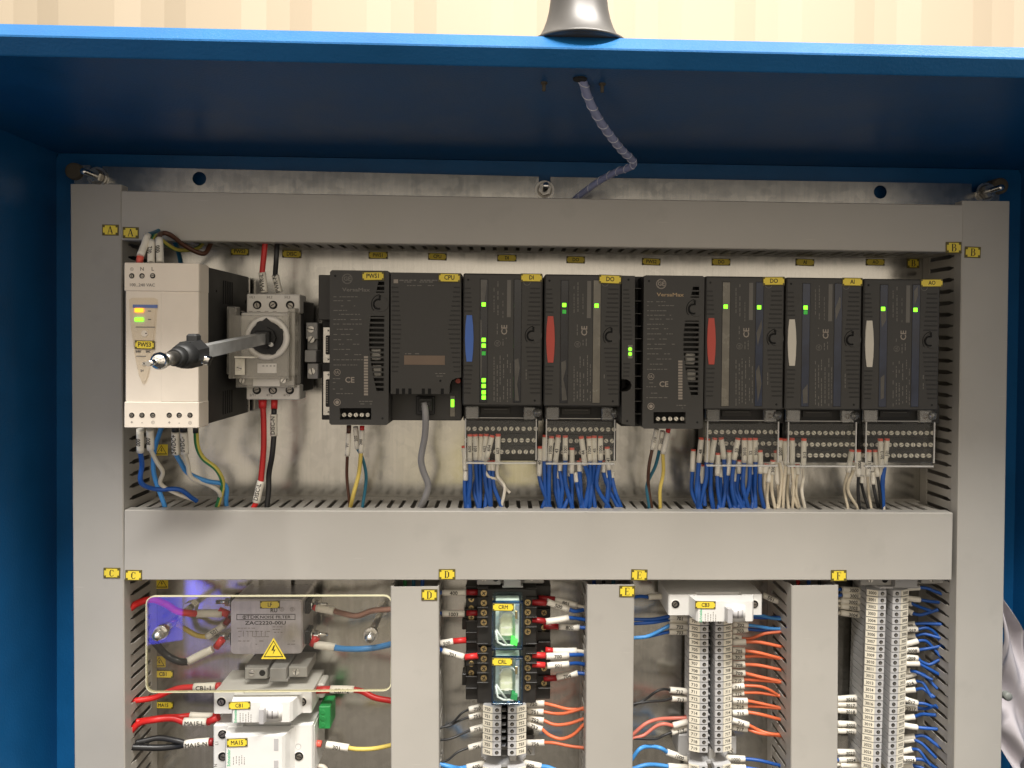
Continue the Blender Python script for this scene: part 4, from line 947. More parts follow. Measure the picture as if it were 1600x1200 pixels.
def toggle(t, g, zc):
    X0, X1, Z0, Z1, dt_, db_, xa, xb_ = g
    L = X1-X0; cx = xa+(xb_-xa)*.70; r = 8.6
    b = MB(); pl = [(cx+r*math.cos(R(a)), db_-3+r*.72*math.sin(R(a))) for a in range(0, 181, 15)]
    b.prism(pl, 'z', zc-6.6, zc+6.6, 0, True); b.build('toggle_housing', 'breaker', t)
    b = MB(); pl = [(cx+(r+.1)*math.cos(R(a)), db_-3+(r*.72+.1)*math.sin(R(a))) for a in range(55, 126, 14)]+[(cx+6*math.cos(R(a)), db_-3+4*math.sin(R(a))) for a in range(125, 54, -14)]
    b.prism(pl, 'z', zc-3.6, zc+3.6, 0, True); b.build('toggle_slot', 'breaker_grey', t)
    b = MB(); b.prism([(cx-r-2.5, db_-1), (cx-r-1.5, db_+7), (cx-r+2.5, db_+7.5), (cx-r+3.5, db_-1)], 'z', zc-6, zc+6); b.build('toggle_lever', 'breaker_grey', t)
    b = MB(); b.box(cx-.25, cx+.25, db_+3, db_+3.5, zc-3.4, zc+3.4); b.build('toggle_line', 'ink', t)
def schn(t, g, zc, px=None, h=2.6):
    X0, X1, Z0, Z1, dt_, db_, xa, xb_ = g
    text('Schneider', xa+2.4, db_, zc, h, t, 'ink_green', 90, 1.0)
    b = MB()
    for i, (o, y0, y1) in enumerate(((6, -6, 1), (8.4, -5, 1.5), (10.8, -6.5, .5), (13, -5.5, 2), (15.2, -6, 0))):
        y = y0
        while y < y1:
            l = random.uniform(.6, 2); b.box(xa+o, xa+o+.6, db_, db_+.06, zc+y, zc+y+l, 0); y += l+.5
    b.build('fine_print', 'ink_grey', t)
t, g = breaker(333.5, 487, 1082.5, 1114.5, 'white single breaker with plate CB1 below the clear guard', 'CB1', None)
cb1 = t
for px, py in ((346, 1096.5), (472, 1096.5)): well(px, py, 55, 6.8, t, 'white')
zc = (g[2]+g[3])/2; schn(t, g, zc-2.6, h=2.2); toggle(t, g, zc-.5); nameplate('CB1', 357.5, 1096, 391.5, 1108, 72.1, t)
b = MB(); b.box(g[1]-.2, g[1]+6, 14, 34, g[2]+3, g[3]-2, 1.2); b.build('rail_clip', 'breaker', t)
t, g = breaker(1044.5, 1191, 929, 961, 'white single breaker with plate CB3 above the middle terminal strip', 'CB3', None)
for px, py in ((1055.5, 944), (1178.5, 944)): well(px, py, 55, 6.4, t, 'white')
zc = (g[2]+g[3])/2; schn(t, g, zc-3.2, h=2.2); toggle(t, g, zc-1.5); nameplate('CB3', 1086, 939, 1118, 951, 72.1, t)
# two-pole device MA15
t, g = breaker(333, 488, 1134, 1215, 'taller white two pole breaker with plate MA15 at the bottom of the picture', 'MA15', None, 2, xb0=.20, xb1=.76)
for px, py in ((348, 1147.5), (348, 1182), (467, 1181.5)): well(px, py, 55, 7, t, 'white')
x, z = W(466, 1166.5, 55); b = MB(); b.lathe([(2.6, .1), (2.2, .1), (2.2, -.2)], (x, 55, z), 'd', 20); b.build('test_port', 'breaker_grey', t)
zc = g[3]-16; schn(t, g, zc-3, h=2.6); zc2 = g[3]-34; schn(t, g, zc2-3, h=2.6)
for px, py in ((431, 1156), (431, 1190)): MB().pbox(px-3, py-2, px+4, py+17, 71.9, 72.25, .1).build('window_slot', 'breaker_grey', t)
ptext('L1', 339, 1161, 55, 4.6, t, 'ink_grey', 90); ptext('N', 337, 1196, 55, 4.6, t, 'ink_grey', 90)
nameplate('MA15', 354.5, 1153.5, 387, 1166.5, 72.1, t)
b = MB(); b.box(g[1]-.2, g[1]+.6, 20, 50, g[2], g[3]-3, .2); b.build('side_rib', 'breaker', t)
gc = T('plug_connector', 'small green three way plug connector beside the two pole breaker', 'connector', (W(509, 1140, 40)[0], 20, W(509, 1140, 40)[1]))
b = MB(); b.pbox(498, 1104, 516, 1139, 18, 40, .6); b.pbox(512, 1104, 517.5, 1134, 26, 36, .5); b.build('connector_body', 'green_conn', gc)
for i in range(3):
    x, z = W(504.5, 1113+i*10, 40); b = MB(); b.lathe([(1.7, .2), (2.3, .2), (2.3, 0)], (x, 40, z), 'd', 16); b.cyl((x, 39.6, z), (x, 40.05, z), 1.7, n=12, mi=0); b.build('screw_port', 'green_conn', gc)
# grey end brackets
def end_bracket(px0, px1, yt, yb, label, ears=True):
    t = T('end_bracket', label, 'bracket', (W((px0+px1)/2, yb, 40)[0], 8, W((px0+px1)/2, yb, 40)[1]), 'grey end brackets on the vertical rails'); w = px1-px0
    b = MB(); b.pbox(px0, yt, px1, yb-2, 8, 30, .6); b.pbox(px0, yt+4, px0+w*.36, yb, 8, 42, .6); b.pbox(px1-w*.3, yt+2, px1, yb-3, 8, 42, .6); b.build('bracket_body', 'end_grey', t)
    b = MB(); b.pbox(px0+w*.40, yt+4, px0+w*.66, yb+4, 8, 48, .6); b.pbox(px0+w*.38, yb+1, px0+w*.69, yb+4.5, 40, 47, .5); b.build('latch_tongue', 'grey_plastic', t)
    screw(px0+w*.82, (yt+yb)/2-1, 42.4, 5.2, t, 'slot'); screw(px0+w*.11, (yt+yb)/2+1, 42.4, 4.4, t, 'slot')
    x, z = W(px0+w*.28, (yt+yb)/2+1, 42); MB().cyl((x, 41, z), (x, 42.1, z), 2.8, n=14).build('marker_hole', 'void', t)
    return t
end_bracket(382.5, 480, 1040, 1061, 'grey end bracket on the rail directly above the breaker CB1')
end_bracket(745, 850, 892, 914, 'grey end bracket half hidden by the middle duct above the relays')
end_bracket(1345, 1480, 895, 915, 'grey end bracket half hidden by the middle duct above the longest strip')
def rail_stop(px0, px1, yt, yb, label):
    t = T('rail_stop', label, 'rail stop', (W((px0+px1)/2, yb, 20)[0], 8, W((px0+px1)/2, yb, 20)[1]), 'grey rail stops under the terminal strips')
    b = MB(); b.pbox(px0, yt, px0+(px1-px0)*.3, yb, 4, 30, .8); b.pbox(px1-(px1-px0)*.26, yt+3, px1, yb-3, 4, 24, .8); b.pbox(px0+5, yt+4, px1-5, yb-5, 8, 20, .5); b.build('stop_body', 'grey_plastic', t)
    b = MB(); b.pbox((px0+px1)/2+2, yb-12, (px0+px1)/2+13, yb+6, 8, 40, .5); b.build('lever', 'end_grey', t)
    screw(px0+(px1-px0)*.9, yb-10, 24.4, 4.2, t, 'slot')
rail_stop(752, 836, 1162, 1184, 'grey rail stop under the short terminal strip')
rail_stop(1060, 1151, 1148, 1182, 'grey rail stop under the middle terminal strip')
# ------------------------------------------------------------------ terminal strips
TW = 5.75
TB = {}
def terminal_meshes():
    h = TW*.48
    m = MB(); prof = [(-14, 8), (-17, 20), (-16.5, 38), (-19.3, 46.2), (-19.3, 47.4), (-10.4, 51.6), (-9.8, 52), (-3.4, 52), (-3.0, 51.4), (-2.6, 30), (2.6, 30), (3.0, 51.4), (3.4, 52), (9.8, 52), (10.4, 51.6), (19.3, 47.4), (19.3, 46.2), (16.5, 38), (17, 20), (14, 8)]
    m.prism(prof, 'z', -h, h); TB['body'] = m.mesh('terminal_body', ['terminal_grey'])
    for s, nm in ((-1, 'L'), (1, 'R')):
        m = MB(); a, c = Vector((s*10.7, 51.5)), Vector((s*19.2, 47.5)); n = Vector((s*.426, .905)).normalized()*.5
        m.prism([tuple(a+n*.2), tuple(a+n*1.6), tuple(c+n*1.6), tuple(c+n*.2)], 'z', -h*.97, h*.97); TB['m'+nm] = m.mesh('marker', ['marker'])
    m = MB(); m.cyl((0, -.8, 0), (0, .06, 0), 1.75, n=14, mi=0); m.cyl((.2, -.8, -.35), (.2, .1, -.35), 1.1, n=12, mi=1); TB['hole'] = m.mesh('clamp_hole', ['void', 'steel_dark'])
    m = MB(); m.box(-2.55, 2.55, 0, 6, -h*.75, h*.55, .4, 0); m.box(-2.58, 1.2, 5, 11, h*.2, h*.5, .3, 1); TB['bridge'] = m.mesh('centre_web', ['black', 'terminal_grey'])
terminal_meshes()
_ta = math.atan2(34.2-46.7, 19.2-10.7)
def terminal(px, py, txt, label, group, mtxt='ink'):
    x, z = W(px, py, 52)
    t = T('terminal_block', label, 'terminal block', (x, 8, z), group)
    put('terminal_body', TB['body'], t, (x, 0, z))
    for s, nm in ((-1, 'L'), (1, 'R')):
        o = put('marker', TB['m'+nm], t, (x, 0, z))
        if txt:
            n = Vector((s*.426, .905)).normalized(); cc = Vector((s*14.95, 49.5))+n*.9
            rot = Matrix.Rotation(s*R(25.2), 4, 'Z') @ RX
            put('lettering', textmesh(txt, mtxt), o, (x+cc.x, cc.y, z), rot, (2.7, 2.7, 1) if len(txt) < 4 else (2.3, 2.7, 1))
        put('clamp_hole', TB['hole'], t, (x+s*6.8, 52, z))
    put('centre_web', TB['bridge'], t, (x, 32, z))
def strip(px0, py0, px1, py1, n, first, where, group):
    for i in range(n):
        k = i/(n-1); terminal(px0+(px1-px0)*k, py0+(py1-py0)*k, str(first+i), f'{ORD[i]} grey terminal block from the top of the {where}, marked {first+i}', group)
strip(788.5, 1109.5, 788, 1176, 7, 750, 'short strip under the relays', 'terminal blocks of the short strip')
strip(1112.5, 972, 1111.5, 1171, 19, 701, 'middle strip under breaker CB3', 'terminal blocks of the middle strip')
strip(1390.5, 927.5, 1382, 1198, 26, 3000, 'longest strip at the right', 'terminal blocks of the longest strip')
for px, py, tx, lab in ((788, 1206, None, 'topmost terminal block of the next strip below the short strip'), (1111, 1201, '1000', 'terminal block marked 1000 at the bottom edge under the middle strip')):
    terminal(px, py, tx, lab, None)
    x, z = W(px, py-8, 45)
    b = MB(); b.prism([(x-20, 8), (x-20, 28), (x-10, 43), (x+10, 43), (x+20, 28), (x+20, 8)], 'z', z-1, z+1.2)
    tag(b.build('end_plate', 'terminal_grey'), 'grey end plate closing the strip '+('under the short strip' if px < 900 else 'under the middle strip'), 'end plate', 'strip end plates')
b = MB(); x, z = W(1390.5, 918, 45); b.prism([(x-20, 8), (x-20, 28), (x-10, 46), (x+10, 46), (x+20, 28), (x+20, 8)], 'z', z-.6, z+1.0)
tag(b.build('end_plate', 'terminal_grey'), 'grey end plate at the top of the longest strip', 'end plate', 'strip end plates')
# ------------------------------------------------------------------ relays in their sockets
def relay(yt, yf, yb, s, tagpx, lit, label, slabel, screws):
    d1 = 74.0
    so = T('relay_socket', slabel, 'relay socket', (W(790, yb, 20)[0], 8, W(790, yb, 20)[1]), 'black relay sockets')
    o = yf-942
    b = MB(); b.pbox(746, 920+o, 838, 1012+o, 8, 44, .7); b.build('inner_step', 'socket', so)
    b = MB(); b.pbox(728, 914+o, 860, 1006+o, 8, 30, .7); b.build('outer_step', 'socket', so)
    MB().pbox(722, 966+o, 745, 984+o, 8, 24, .7).build('rail_foot', 'socket', so); MB().pbox(845, 962+o, 857, 1000+o, 8, 26, .7).build('rail_foot', 'socket', so)
    b = MB()
    for i in range(5):
        for a, c in ((745.5, 763), (822, 839)): b.pbox(a, 918.5+i*15.2+o, c, 920+i*15.2+o, 43, 48, .2)
        for a, c in ((727.5, 745), (841, 860)): b.pbox(a, 916+i*18+o, c, 917.5+i*18+o, 29, 35, .2)
    b.build('barriers', 'socket', so)
    for i in range(4):
        screw(756, 926.5+i*15.2+o, 44.5, 5.2, so, 'brass', 'clamp_screw'); screw(824.5, 941+i*15.2+o, 44.5, 5.2, so, 'brass', 'clamp_screw')
    for i in range(3): screw(736.5, 936+i*14+o, 30.5, 4.6, so, 'brass', 'clamp_screw'); screw(850 if i else 847, 934+i*23+o, 30.5, 4.6, so, 'brass', 'clamp_screw')
    r = T('relay', label, 'relay', (W(792, yb, 44)[0], 44, W(792, yb, 44)[1]), 'plug in relays')
    X0, X1, Z0, Z1 = BX(768.5, yf, 817, yb, d1)
    b = MB(); b.box(X0, X1, 44.2, d1, Z0, Z1, .9); b.build('case', 'relay_case', r)
    b = MB()
    for a, c, e, f in ((X0, X0+1.0, Z0, Z1), (X1-1.0, X1, Z0, Z1), (X0, X1, Z0, Z0+1.3), (X0, X1, Z1-1.0, Z1)): b.box(a-.15, c+.15, 68, d1-.4, e-.1, f+.1, .3)
    b.build('tinted_rim', 'relay_rim', r)
    b = MB(); b.box(X0+6.5, X1-9, 46, 67, Z0+9, Z1-9, 1); b.build('coil', 'coil', r)
    b = MB(); b.tube([(X0+6, 70, Z1-16), (X0+10, 70, Z1-10), (X1-9, 70, Z1-10), (X1-4, 70, Z1-16)], .75, 6); b.box(X1-6.5, X1-3, 50, 68, Z0+4, Z1-4, .5); b.build('contact_frame', 'relay_white', r)
    b = MB(); b.tube([(X0+3.5, 71, Z0+16), (X0+5, 71, Z0+6), (X0+10, 71, Z0+3.4), (X1-8, 71, Z0+3.2)], 1.0, 6); b.tube([(X0+3.8, 71, Z0+17), (X0+7.5, 71, Z0+11), (X0+13, 71, Z0+4)], .9, 6); b.build('armature_spring', 'relay_white', r)
    b = MB(); b.box(X0+3, X1-3, 46, 60, Z0+3, Z1-3, .5); b.build('frame_plate', 'relay_back', r)
    b = MB(); b.prism([(X1-10.5, Z0+4.5), (X1-5, Z0+3), (X1-4.4, Z0+7.5), (X1-9.5, Z0+9)], 'd', 64, 72); b.build('indicator_lamp', 'led_relay' if lit else 'green_conn', r)
    b = MB(); b.box(X1-6.8, X1-4.6, 70, 71.5, Z1-15, Z1-8, .3); b.build('copper_contact', 'brass', r)
    for q, zz in ((0, -.02), (1, -.16)):
        zc = (Z0+Z1)/2+(Z1-Z0)*zz; b = MB(); b.box(X0+8, X1-9, d1, d1+.05, zc-.25, zc+.25, 0); b.box(X0+11, X1-11, d1, d1+.05, zc+.7, zc+1, 0); b.box(X0+11, X1-12, d1, d1+.05, zc-1.2, zc-.8, 0); b.build('fine_print', 'relay_white', r)
    nameplate(s, *tagpx, d1+.1, r)
mat('led_relay', (0.08, 0.85, 0.08), 0.4, var=0, emit=0.8)
mat('relay_back', (0.74, 0.84, 0.70), 0.4, var=0.2, nscale=90)
clear('relay_rim', (0.22, 0.40, 0.62), 0.12, 0.08, (0.01, 0.04, 0.12), 0.1)
relay(920, 942, 1016, 'CRM', (769.5, 942.5, 803, 954.5), True, 'clear blue cased relay with lit green lamp, plate CRM, upper of two', 'black screw socket of the upper relay CRM', None)
relay(1016, 1029, 1102, 'CRL', (768.5, 1027.5, 801, 1040), False, 'clear blue cased relay without lit lamp, plate CRL, lower of two', 'black screw socket of the lower relay CRL', None)
# ------------------------------------------------------------------ wires
def P3(px, py, d): x, z = W(px, py, d); return Vector((x, d, z))
def wire(Z, label, col, sl, path, d0, d1, r=1.5, fer=None, txt=None, rs=2.1, group=None, fcol='ferrule', tail=6, name='wire', tk='ink', rot180=False, bulge=3, jit=.9):
    """sl: marker sleeve from terminal end to wire end; path: rest of the wire towards the duct"""
    pts = []
    if sl: pts += [Z(sl[0], sl[1]), Z(sl[2], sl[3])]
    pts += [(lambda q: (q[0]+random.uniform(-jit, jit), q[1]+random.uniform(-jit, jit)*.6))(Z(*p)) for p in path]; r *= random.uniform(.93, 1.07)
    if fer and not sl: pts = [Z(fer[0], fer[1])]+pts
    n = len(pts); ds = [d0+(d1-d0)*i/(n-1)+(random.uniform(-bulge, bulge) if 1 < i < n-1 else 0) for i in range(n)]
    V = [P3(p[0], p[1], q) for p, q in zip(pts, ds)]
    org = tuple(V[-1]); t = T(name, label, 'wire', org, group)
    if sl:
        a, b_ = V[0], V[1]; core = [a+(b_-a)*.85]+V[1:]
        s = MB(); mid = (a+b_)/2+Vector((random.uniform(-.25, .25), 0, random.uniform(-.25, .25)))
        pr = crom([a, mid, b_], 3); s.tube(pr, rs, 12); ax = (b_-a).normalized()
        so = s.build('marker_sleeve', 'sleeve', t)
        e = MB(); e.cyl(b_-ax*.5, b_+ax*.06, rs*.72, n=10); e.build('sleeve_bore', 'ink_grey', so) if r < rs*.7 else None
        if txt:
            c = (a+b_)/2; ux = (b_-a).normalized()
            if ux.x < 0 and abs(ux.x) > .35: ux = -ux
            if abs(ux.x) <= .35 and ux.z < 0: ux = -ux
            un = (Vector((0, 1, 0))-ux*ux.y).normalized()            # towards the viewer, square to the sleeve
            hh = min(rs*1.15, (b_-a).length*.26, (b_-a).length*.86/(.78*len(txt)))
            B = lambda v: Vector((v.x, -v.y, v.z))
            X, N = B(ux), B(un); Y = N.cross(X); p = c+un*(rs+.1)
            M3 = Matrix(((X.x, Y.x, N.x, 0), (X.y, Y.y, N.y, 0), (X.z, Y.z, N.z, 0), (0, 0, 0, 1)))
            put('lettering', textmesh(txt, tk), so, tuple(p), M3, (hh, hh, 1.0))
    else: core = V
    if len(core) >= 2 and tail:
        u = (core[-1]-core[-2]).normalized(); core = core+[core[-1]+u*tail]
    if len(core) >= 2 and (path or not sl): MB().tube(crom(core, 5), r, 8).build('conductor', col, t)
    if fer:
        fa, fb = P3(*Z(fer[0], fer[1]), d0-.5), P3(*Z(fer[2], fer[3]), d0-.5)
        if (fb-fa).length < 1: fb = fa+Vector((0, 0, 2))
        MB().cyl(fa, fb, rs*(1.0 if sl else .9)*(.96), rs*.9, 12).build('ferrule', fcol, t)
    return t
CN = {'w_blue': 'blue', 'w_white': 'white', 'w_cream': 'cream', 'w_black': 'black', 'w_orange': 'orange', 'w_red': 'red', 'w_lblue': 'light blue', 'w_salmon': 'salmon'}
Z7 = lambda u, v: (700+u/6, 620+v/6)
Z8 = lambda u, v: (830+u/6, 620+v/6)
ZA = lambda u, v: (1070+u/7.06, 640+v/7.06)
ZBB = lambda u, v: (1200+u/6.154, 630+v/6.154)
Z3 = lambda u, v: (180+u/2.5, 340+v/2.5)
Z4 = lambda u, v: (480+u/2.727, 380+v/2.727)
Z5 = lambda u, v: (820+u/2.727, 380+v/2.727)
C1 = lambda u, v: (180+u*.3, 880+v*.3)
C2 = lambda u, v: (600+u/3.75, 880+v/3.75)
C3 = lambda u, v: (920+u/3.75, 880+v/3.75)
C4 = lambda u, v: (1220+u/3.75, 880+v/3.75)
def bundle(Z, rows, place, group, zoom, extra=0, span=1.0, vb=1010):
    """rows: (u0,v0,u1,v1, colour, path, text, front?)"""
    rows = list(rows)
    if extra:                                          # second row of conductors behind the front ones
        us = sorted(q[0] for q in rows); lo, hi = us[0], us[0]+(us[-1]-us[0])*span
        for j in range(extra):
            u = lo+(hi-lo)*(j+.5)/extra+random.uniform(-8, 8); v = random.uniform(.545, .62)*vb; u2 = u+random.uniform(-14, 14)
            rows.append((u, v, u2, v+vb*.13, 'w_blue', [(u2+random.uniform(-25, 25), vb*.86), (u2+random.uniform(-40, 40), vb)], None, 40+random.uniform(-2, 3)))
    rows = sorted(rows, key=lambda q: q[0])
    for i, (u0, v0, u1, v1, col, path, txt, dep) in enumerate(rows):
        rd = 'red tipped ' if v0 < 500 else ''
        f = (u0, v0-3, u0+(u1-u0)*.14, v0+.14*(v1-v0)) if v0 < 640 else None
        wire(Z, f'{ORD[i]} wire from the left {place}, {CN[col]}', col, (u0+(u1-u0)*.07, v0+.07*(v1-v0), u1, v1), path, dep, 44, 1.9 if col == 'w_blue' else 1.4, f, txt, 2.4, group, 'ferrule_pink', 5, bulge=4, jit=2.0)
bundle(Z7, [(150, 462, 162, 690, 'w_blue', [(165, 850), (170, 1015)], None, 41), (205, 352, 206, 600, 'w_blue', [(208, 800), (185, 1010)], '600', 48), (255, 352, 260, 592, 'w_blue', [(262, 800), (290, 1010)], '601', 49), (310, 352, 300, 597, 'w_blue', [(315, 800), (300, 1000)], None, 46), (360, 350, 335, 600, 'w_blue', [(365, 820), (402, 1010)], '602', 49),
  (415, 362, 362, 575, 'w_white', [(350, 650), (385, 745), (455, 778), (500, 815), (545, 862)], '604', 52), (470, 350, 466, 632, 'w_white', [(472, 740), (540, 850), (515, 1015)], '603', 53), (388, 600, 385, 688, 'w_blue', [(400, 800), (390, 990)], None, 43), (425, 600, 420, 692, 'w_blue', [(430, 830), (500, 990)], None, 42), (168, 690, 165, 782, 'w_blue', [(172, 900), (178, 1005)], None, 44)],
  'under the blue tab module', 'wires under the blue tab module', 6, 3, .8)
bundle(Z8, [(85, 465, 76, 740, 'w_blue', [(95, 850), (165, 1015)], '40', 44), (130, 360, 125, 600, 'w_blue', [(125, 800), (150, 1000)], None, 46), (190, 370, 172, 600, 'w_blue', [(160, 800), (172, 1005)], '1000', 50), (255, 360, 226, 622, 'w_blue', [(215, 850), (275, 1030)], '43', 50), (320, 365, 320, 592, 'w_blue', [(320, 800), (388, 1020)], '1001', 50), (270, 630, 266, 692, 'w_blue', [(285, 850), (280, 1020)], None, 44),
  (383, 480, 376, 716, 'w_blue', [(375, 850), (386, 1015)], None, 46), (468, 372, 502, 640, 'w_blue', [(545, 800), (500, 1030)], '44', 52), (450, 600, 455, 697, 'w_blue', [(470, 850), (482, 1020)], None, 44), (540, 372, 548, 602, 'w_blue', [(555, 830), (510, 1015)], '1004', 50), (590, 367, 595, 610, 'w_blue', [(590, 850), (606, 1020)], '45', 50), (650, 370, 650, 592, 'w_blue', [(625, 830), (720, 1025)], '1006', 50),
  (676, 600, 676, 706, 'w_blue', [(720, 830), (800, 1010)], None, 44), (712, 470, 728, 682, 'w_blue', [(740, 830), (712, 1030)], '47', 48), (412, 700, 426, 797, 'w_blue', [(435, 900), (470, 1010)], None, 42), (240, 690, 245, 790, 'w_blue', [(255, 900), (262, 1010)], None, 42), (755, 700, 757, 760, 'w_blue', [(790, 880), (822, 1015)], None, 42)],
  'under the left red tab module', 'wires under the left red tab module', 6, 6)
bundle(ZA, [(95, 440, 85, 682, 'w_blue', [(80, 900), (150, 1085)], None, 44), (182, 310, 155, 582, 'w_blue', [(135, 900), (180, 1095)], '48', 50), (255, 320, 240, 577, 'w_blue', [(235, 760), (175, 1005)], None, 47), (330, 312, 292, 582, 'w_blue', [(275, 850), (310, 1090)], None, 50), (400, 310, 432, 542, 'w_blue', [(455, 850), (420, 1070)], None, 50), (588, 315, 545, 552, 'w_blue', [(510, 850), (560, 1080)], '50', 50), (655, 315, 655, 582, 'w_blue', [(650, 850), (700, 1090)], '3010', 50),
  (718, 315, 718, 602, 'w_blue', [(700, 850), (652, 1060)], '52', 51), (778, 315, 778, 572, 'w_blue', [(760, 850), (770, 1060)], '3001', 50), (365, 480, 358, 727, 'w_blue', [(355, 880), (400, 1070)], None, 46), (490, 450, 478, 722, 'w_blue', [(470, 880), (500, 1045)], None, 45), (600, 560, 600, 702, 'w_blue', [(590, 880), (640, 1060)], None, 45), (830, 450, 830, 702, 'w_blue', [(830, 880), (872, 1050)], None, 47), (740, 610, 738, 712, 'w_blue', [(735, 880), (762, 1060)], None, 43), (200, 610, 178, 812, 'w_blue', [(200, 900), (222, 1010)], None, 42),
  (545, 650, 550, 792, 'w_blue', [(560, 900), (600, 1040)], None, 41), (905, 600, 885, 697, 'w_cream', [(880, 850), (928, 1085)], None, 47), (940, 640, 922, 800, 'w_cream', [(905, 930), (925, 1040)], None, 44), (972, 560, 960, 712, 'w_cream', [(960, 900), (995, 1055)], '3005', 46)],
  'under the right red tab module', 'wires under the right red tab module', 7, 6, .82, 1065)
bundle(ZBB, [(80, 455, 92, 780, 'w_cream', [(110, 880), (100, 1000)], None, 44), (115, 337, 110, 562, 'w_cream', [(130, 700), (100, 998)], '5007', 50), (160, 342, 172, 592, 'w_cream', [(155, 800), (140, 1010)], None, 50), (232, 337, 232, 592, 'w_cream', [(238, 800), (230, 1005)], None, 51), (345, 340, 340, 622, 'w_white', [(335, 720), (325, 850), (350, 1010)], '013', 52), (195, 600, 198, 682, 'w_cream', [(175, 850), (205, 990)], None, 45), (282, 590, 285, 682, 'w_cream', [(275, 850), (312, 990)], None, 45), (250, 610, 245, 760, 'w_cream', [(250, 880), (268, 990)], None, 43)],
  'under the white tab module with plate AI', 'wires under the AI module', 6)
bundle(ZBB, [(808, 450, 770, 662, 'w_cream', [(735, 820), (768, 1010)], None, 50), (832, 560, 822, 642, 'w_cream', [(770, 830), (845, 995)], None, 45), (870, 450, 870, 702, 'w_black', [(862, 850), (880, 1010)], '3006', 50), (898, 690, 895, 765, 'w_black', [(920, 880), (955, 1005)], None, 44), (972, 450, 958, 702, 'w_cream', [(965, 850), (985, 1010)], '5011', 50), (1030, 450, 1052, 702, 'w_black', [(1065, 850), (1080, 1005)], None, 47), (1000, 650, 1012, 778, 'w_black', [(1030, 880), (1052, 960)], None, 44), (1080, 342, 1090, 622, 'w_white', [(1090, 760), (1118, 1015)], '5013', 53), (1145, 340, 1122, 592, 'w_blue', [(1112, 760), (1095, 960)], '101', 51)],
  'under the rightmost white tab module', 'wires under the AO module', 6)
# first and middle power module leads, network lead
G1 = 'leads of the first power module'
wire(Z4, 'brown lead with white sleeve under the first power module', 'w_brown', (176, 808, 171, 905), [(168, 1000), (182, 1112)], 60, 44, 1.5, (178, 776, 177, 810), 'V1', 2.2, G1, 'w_brown')
wire(Z4, 'teal lead with white sleeve under the first power module', 'w_teal', (206, 782, 214, 875), [(238, 920), (250, 1000), (236, 1112)], 58, 44, 1.5, None, '202', 2.2, G1)
wire(Z4, 'yellow lead with red ferrule under the first power module', 'w_yellow', (234, 795, 229, 892), [(220, 980), (200, 1065), (186, 1112)], 62, 45, 1.7, (234, 778, 233, 800), '200', 2.2, G1, 'ferrule')
G2 = 'leads of the middle power module'
wire(Z5, 'brown lead with white sleeve under the middle power module', 'w_brown', (562, 792, 543, 878), [(530, 960), (528, 1040), (540, 1112)], 60, 44, 1.5, None, '110', 2.2, G2)
wire(Z5, 'teal lead with white sleeve under the middle power module', 'w_teal', (587, 800, 574, 880), [(555, 950), (520, 1030), (530, 1112)], 58, 44, 1.5, None, '203', 2.2, G2)
wire(Z5, 'yellow lead with red ferrule under the middle power module', 'w_yellow', (610, 806, 588, 896), [(590, 975), (576, 1050), (578, 1118)], 62, 45, 1.7, (612, 788, 609, 808), None, 2.2, G2, 'ferrule')
nc = T('network_cable', 'grey network cable plugged into the processor module', 'cable', (W(660, 790, 44)[0], 44, W(660, 790, 44)[1]))
pp = [(663, 629, 70), (665, 650, 72), (664, 680, 66), (658, 715, 60), (661, 735, 56), (669, 758, 52), (664, 778, 48), (657, 792, 42), (655, 800, 38)]
MB().tube(crom([P3(*p) for p in pp], 6), 2.9, 12).build('cable_sheath', 'w_grey', nc)
b = MB(); b.pbox(654, 622, 675, 643, 62, 70, .6); b.pbox(656, 628, 673, 634, 69, 72, .4); b.build('plug', 'plc_dark', nc)
# power supply leads
GP = 'leads of the white power supply'
wire(Z3, 'teal lead bending over the white power supply, red tipped sleeve', 'w_teal', (98, 150, 128, 68), [(150, 60), (185, 52), (230, 95), (250, 140), (258, 185)], 100, 20, 2.0, (95, 178, 98, 150), None, 2.9, GP, 'ferrule_pink', 4)
wire(Z3, 'earth lead with the middle sleeve above the white power supply', 'w_earth', (140, 178, 145, 92), [(160, 70), (195, 100), (245, 127), (320, 122), (345, 95)], 100, 30, 1.8, None, '002', 2.9, GP)
wire(Z3, 'dark brown lead with the right sleeve above the white power supply', 'w_brown', (176, 178, 172, 82), [(180, 62), (215, 68), (280, 115), (345, 142), (372, 100)], 100, 40, 2.0, None, '000', 2.9, GP)
wire(Z3, 'blue lead from the leftmost sleeve under the white power supply', 'w_blue', (97, 828, 98, 915), [(106, 965), (102, 1035), (160, 1062), (250, 1062), (300, 1095)], 98, 50, 2.0, None, '000', 2.9, GP)
wire(Z3, 'white lead from the second sleeve under the white power supply', 'w_white', (135, 828, 138, 905), [(165, 955), (188, 995), (176, 1040), (235, 1075), (298, 1100)], 98, 48, 1.8, None, '800', 2.9, GP)
wire(Z3, 'blue lead without sleeve behind the white lead under the white power supply', 'w_lblue', None, [(182, 822), (152, 910), (150, 1000), (185, 1108)], 60, 48, 1.9, group=GP)
wire(Z3, 'light blue lead from the sleeve reading 24VDC+', 'w_lblue', (235, 836, 237, 922), [(256, 955), (285, 1000), (360, 1030), (428, 1045), (432, 1105)], 96, 48, 2.0, (235, 815, 235, 838), '24VDC+', 3.1, GP, 'w_black')
wire(Z3, 'white lead from the sleeve reading 0VDC-', 'w_white', (268, 836, 272, 922), [(283, 960), (300, 1015), (365, 1045), (405, 1070), (412, 1105)], 96, 48, 1.9, (268, 815, 268, 838), '0VDC-', 3.1, GP, 'w_black')
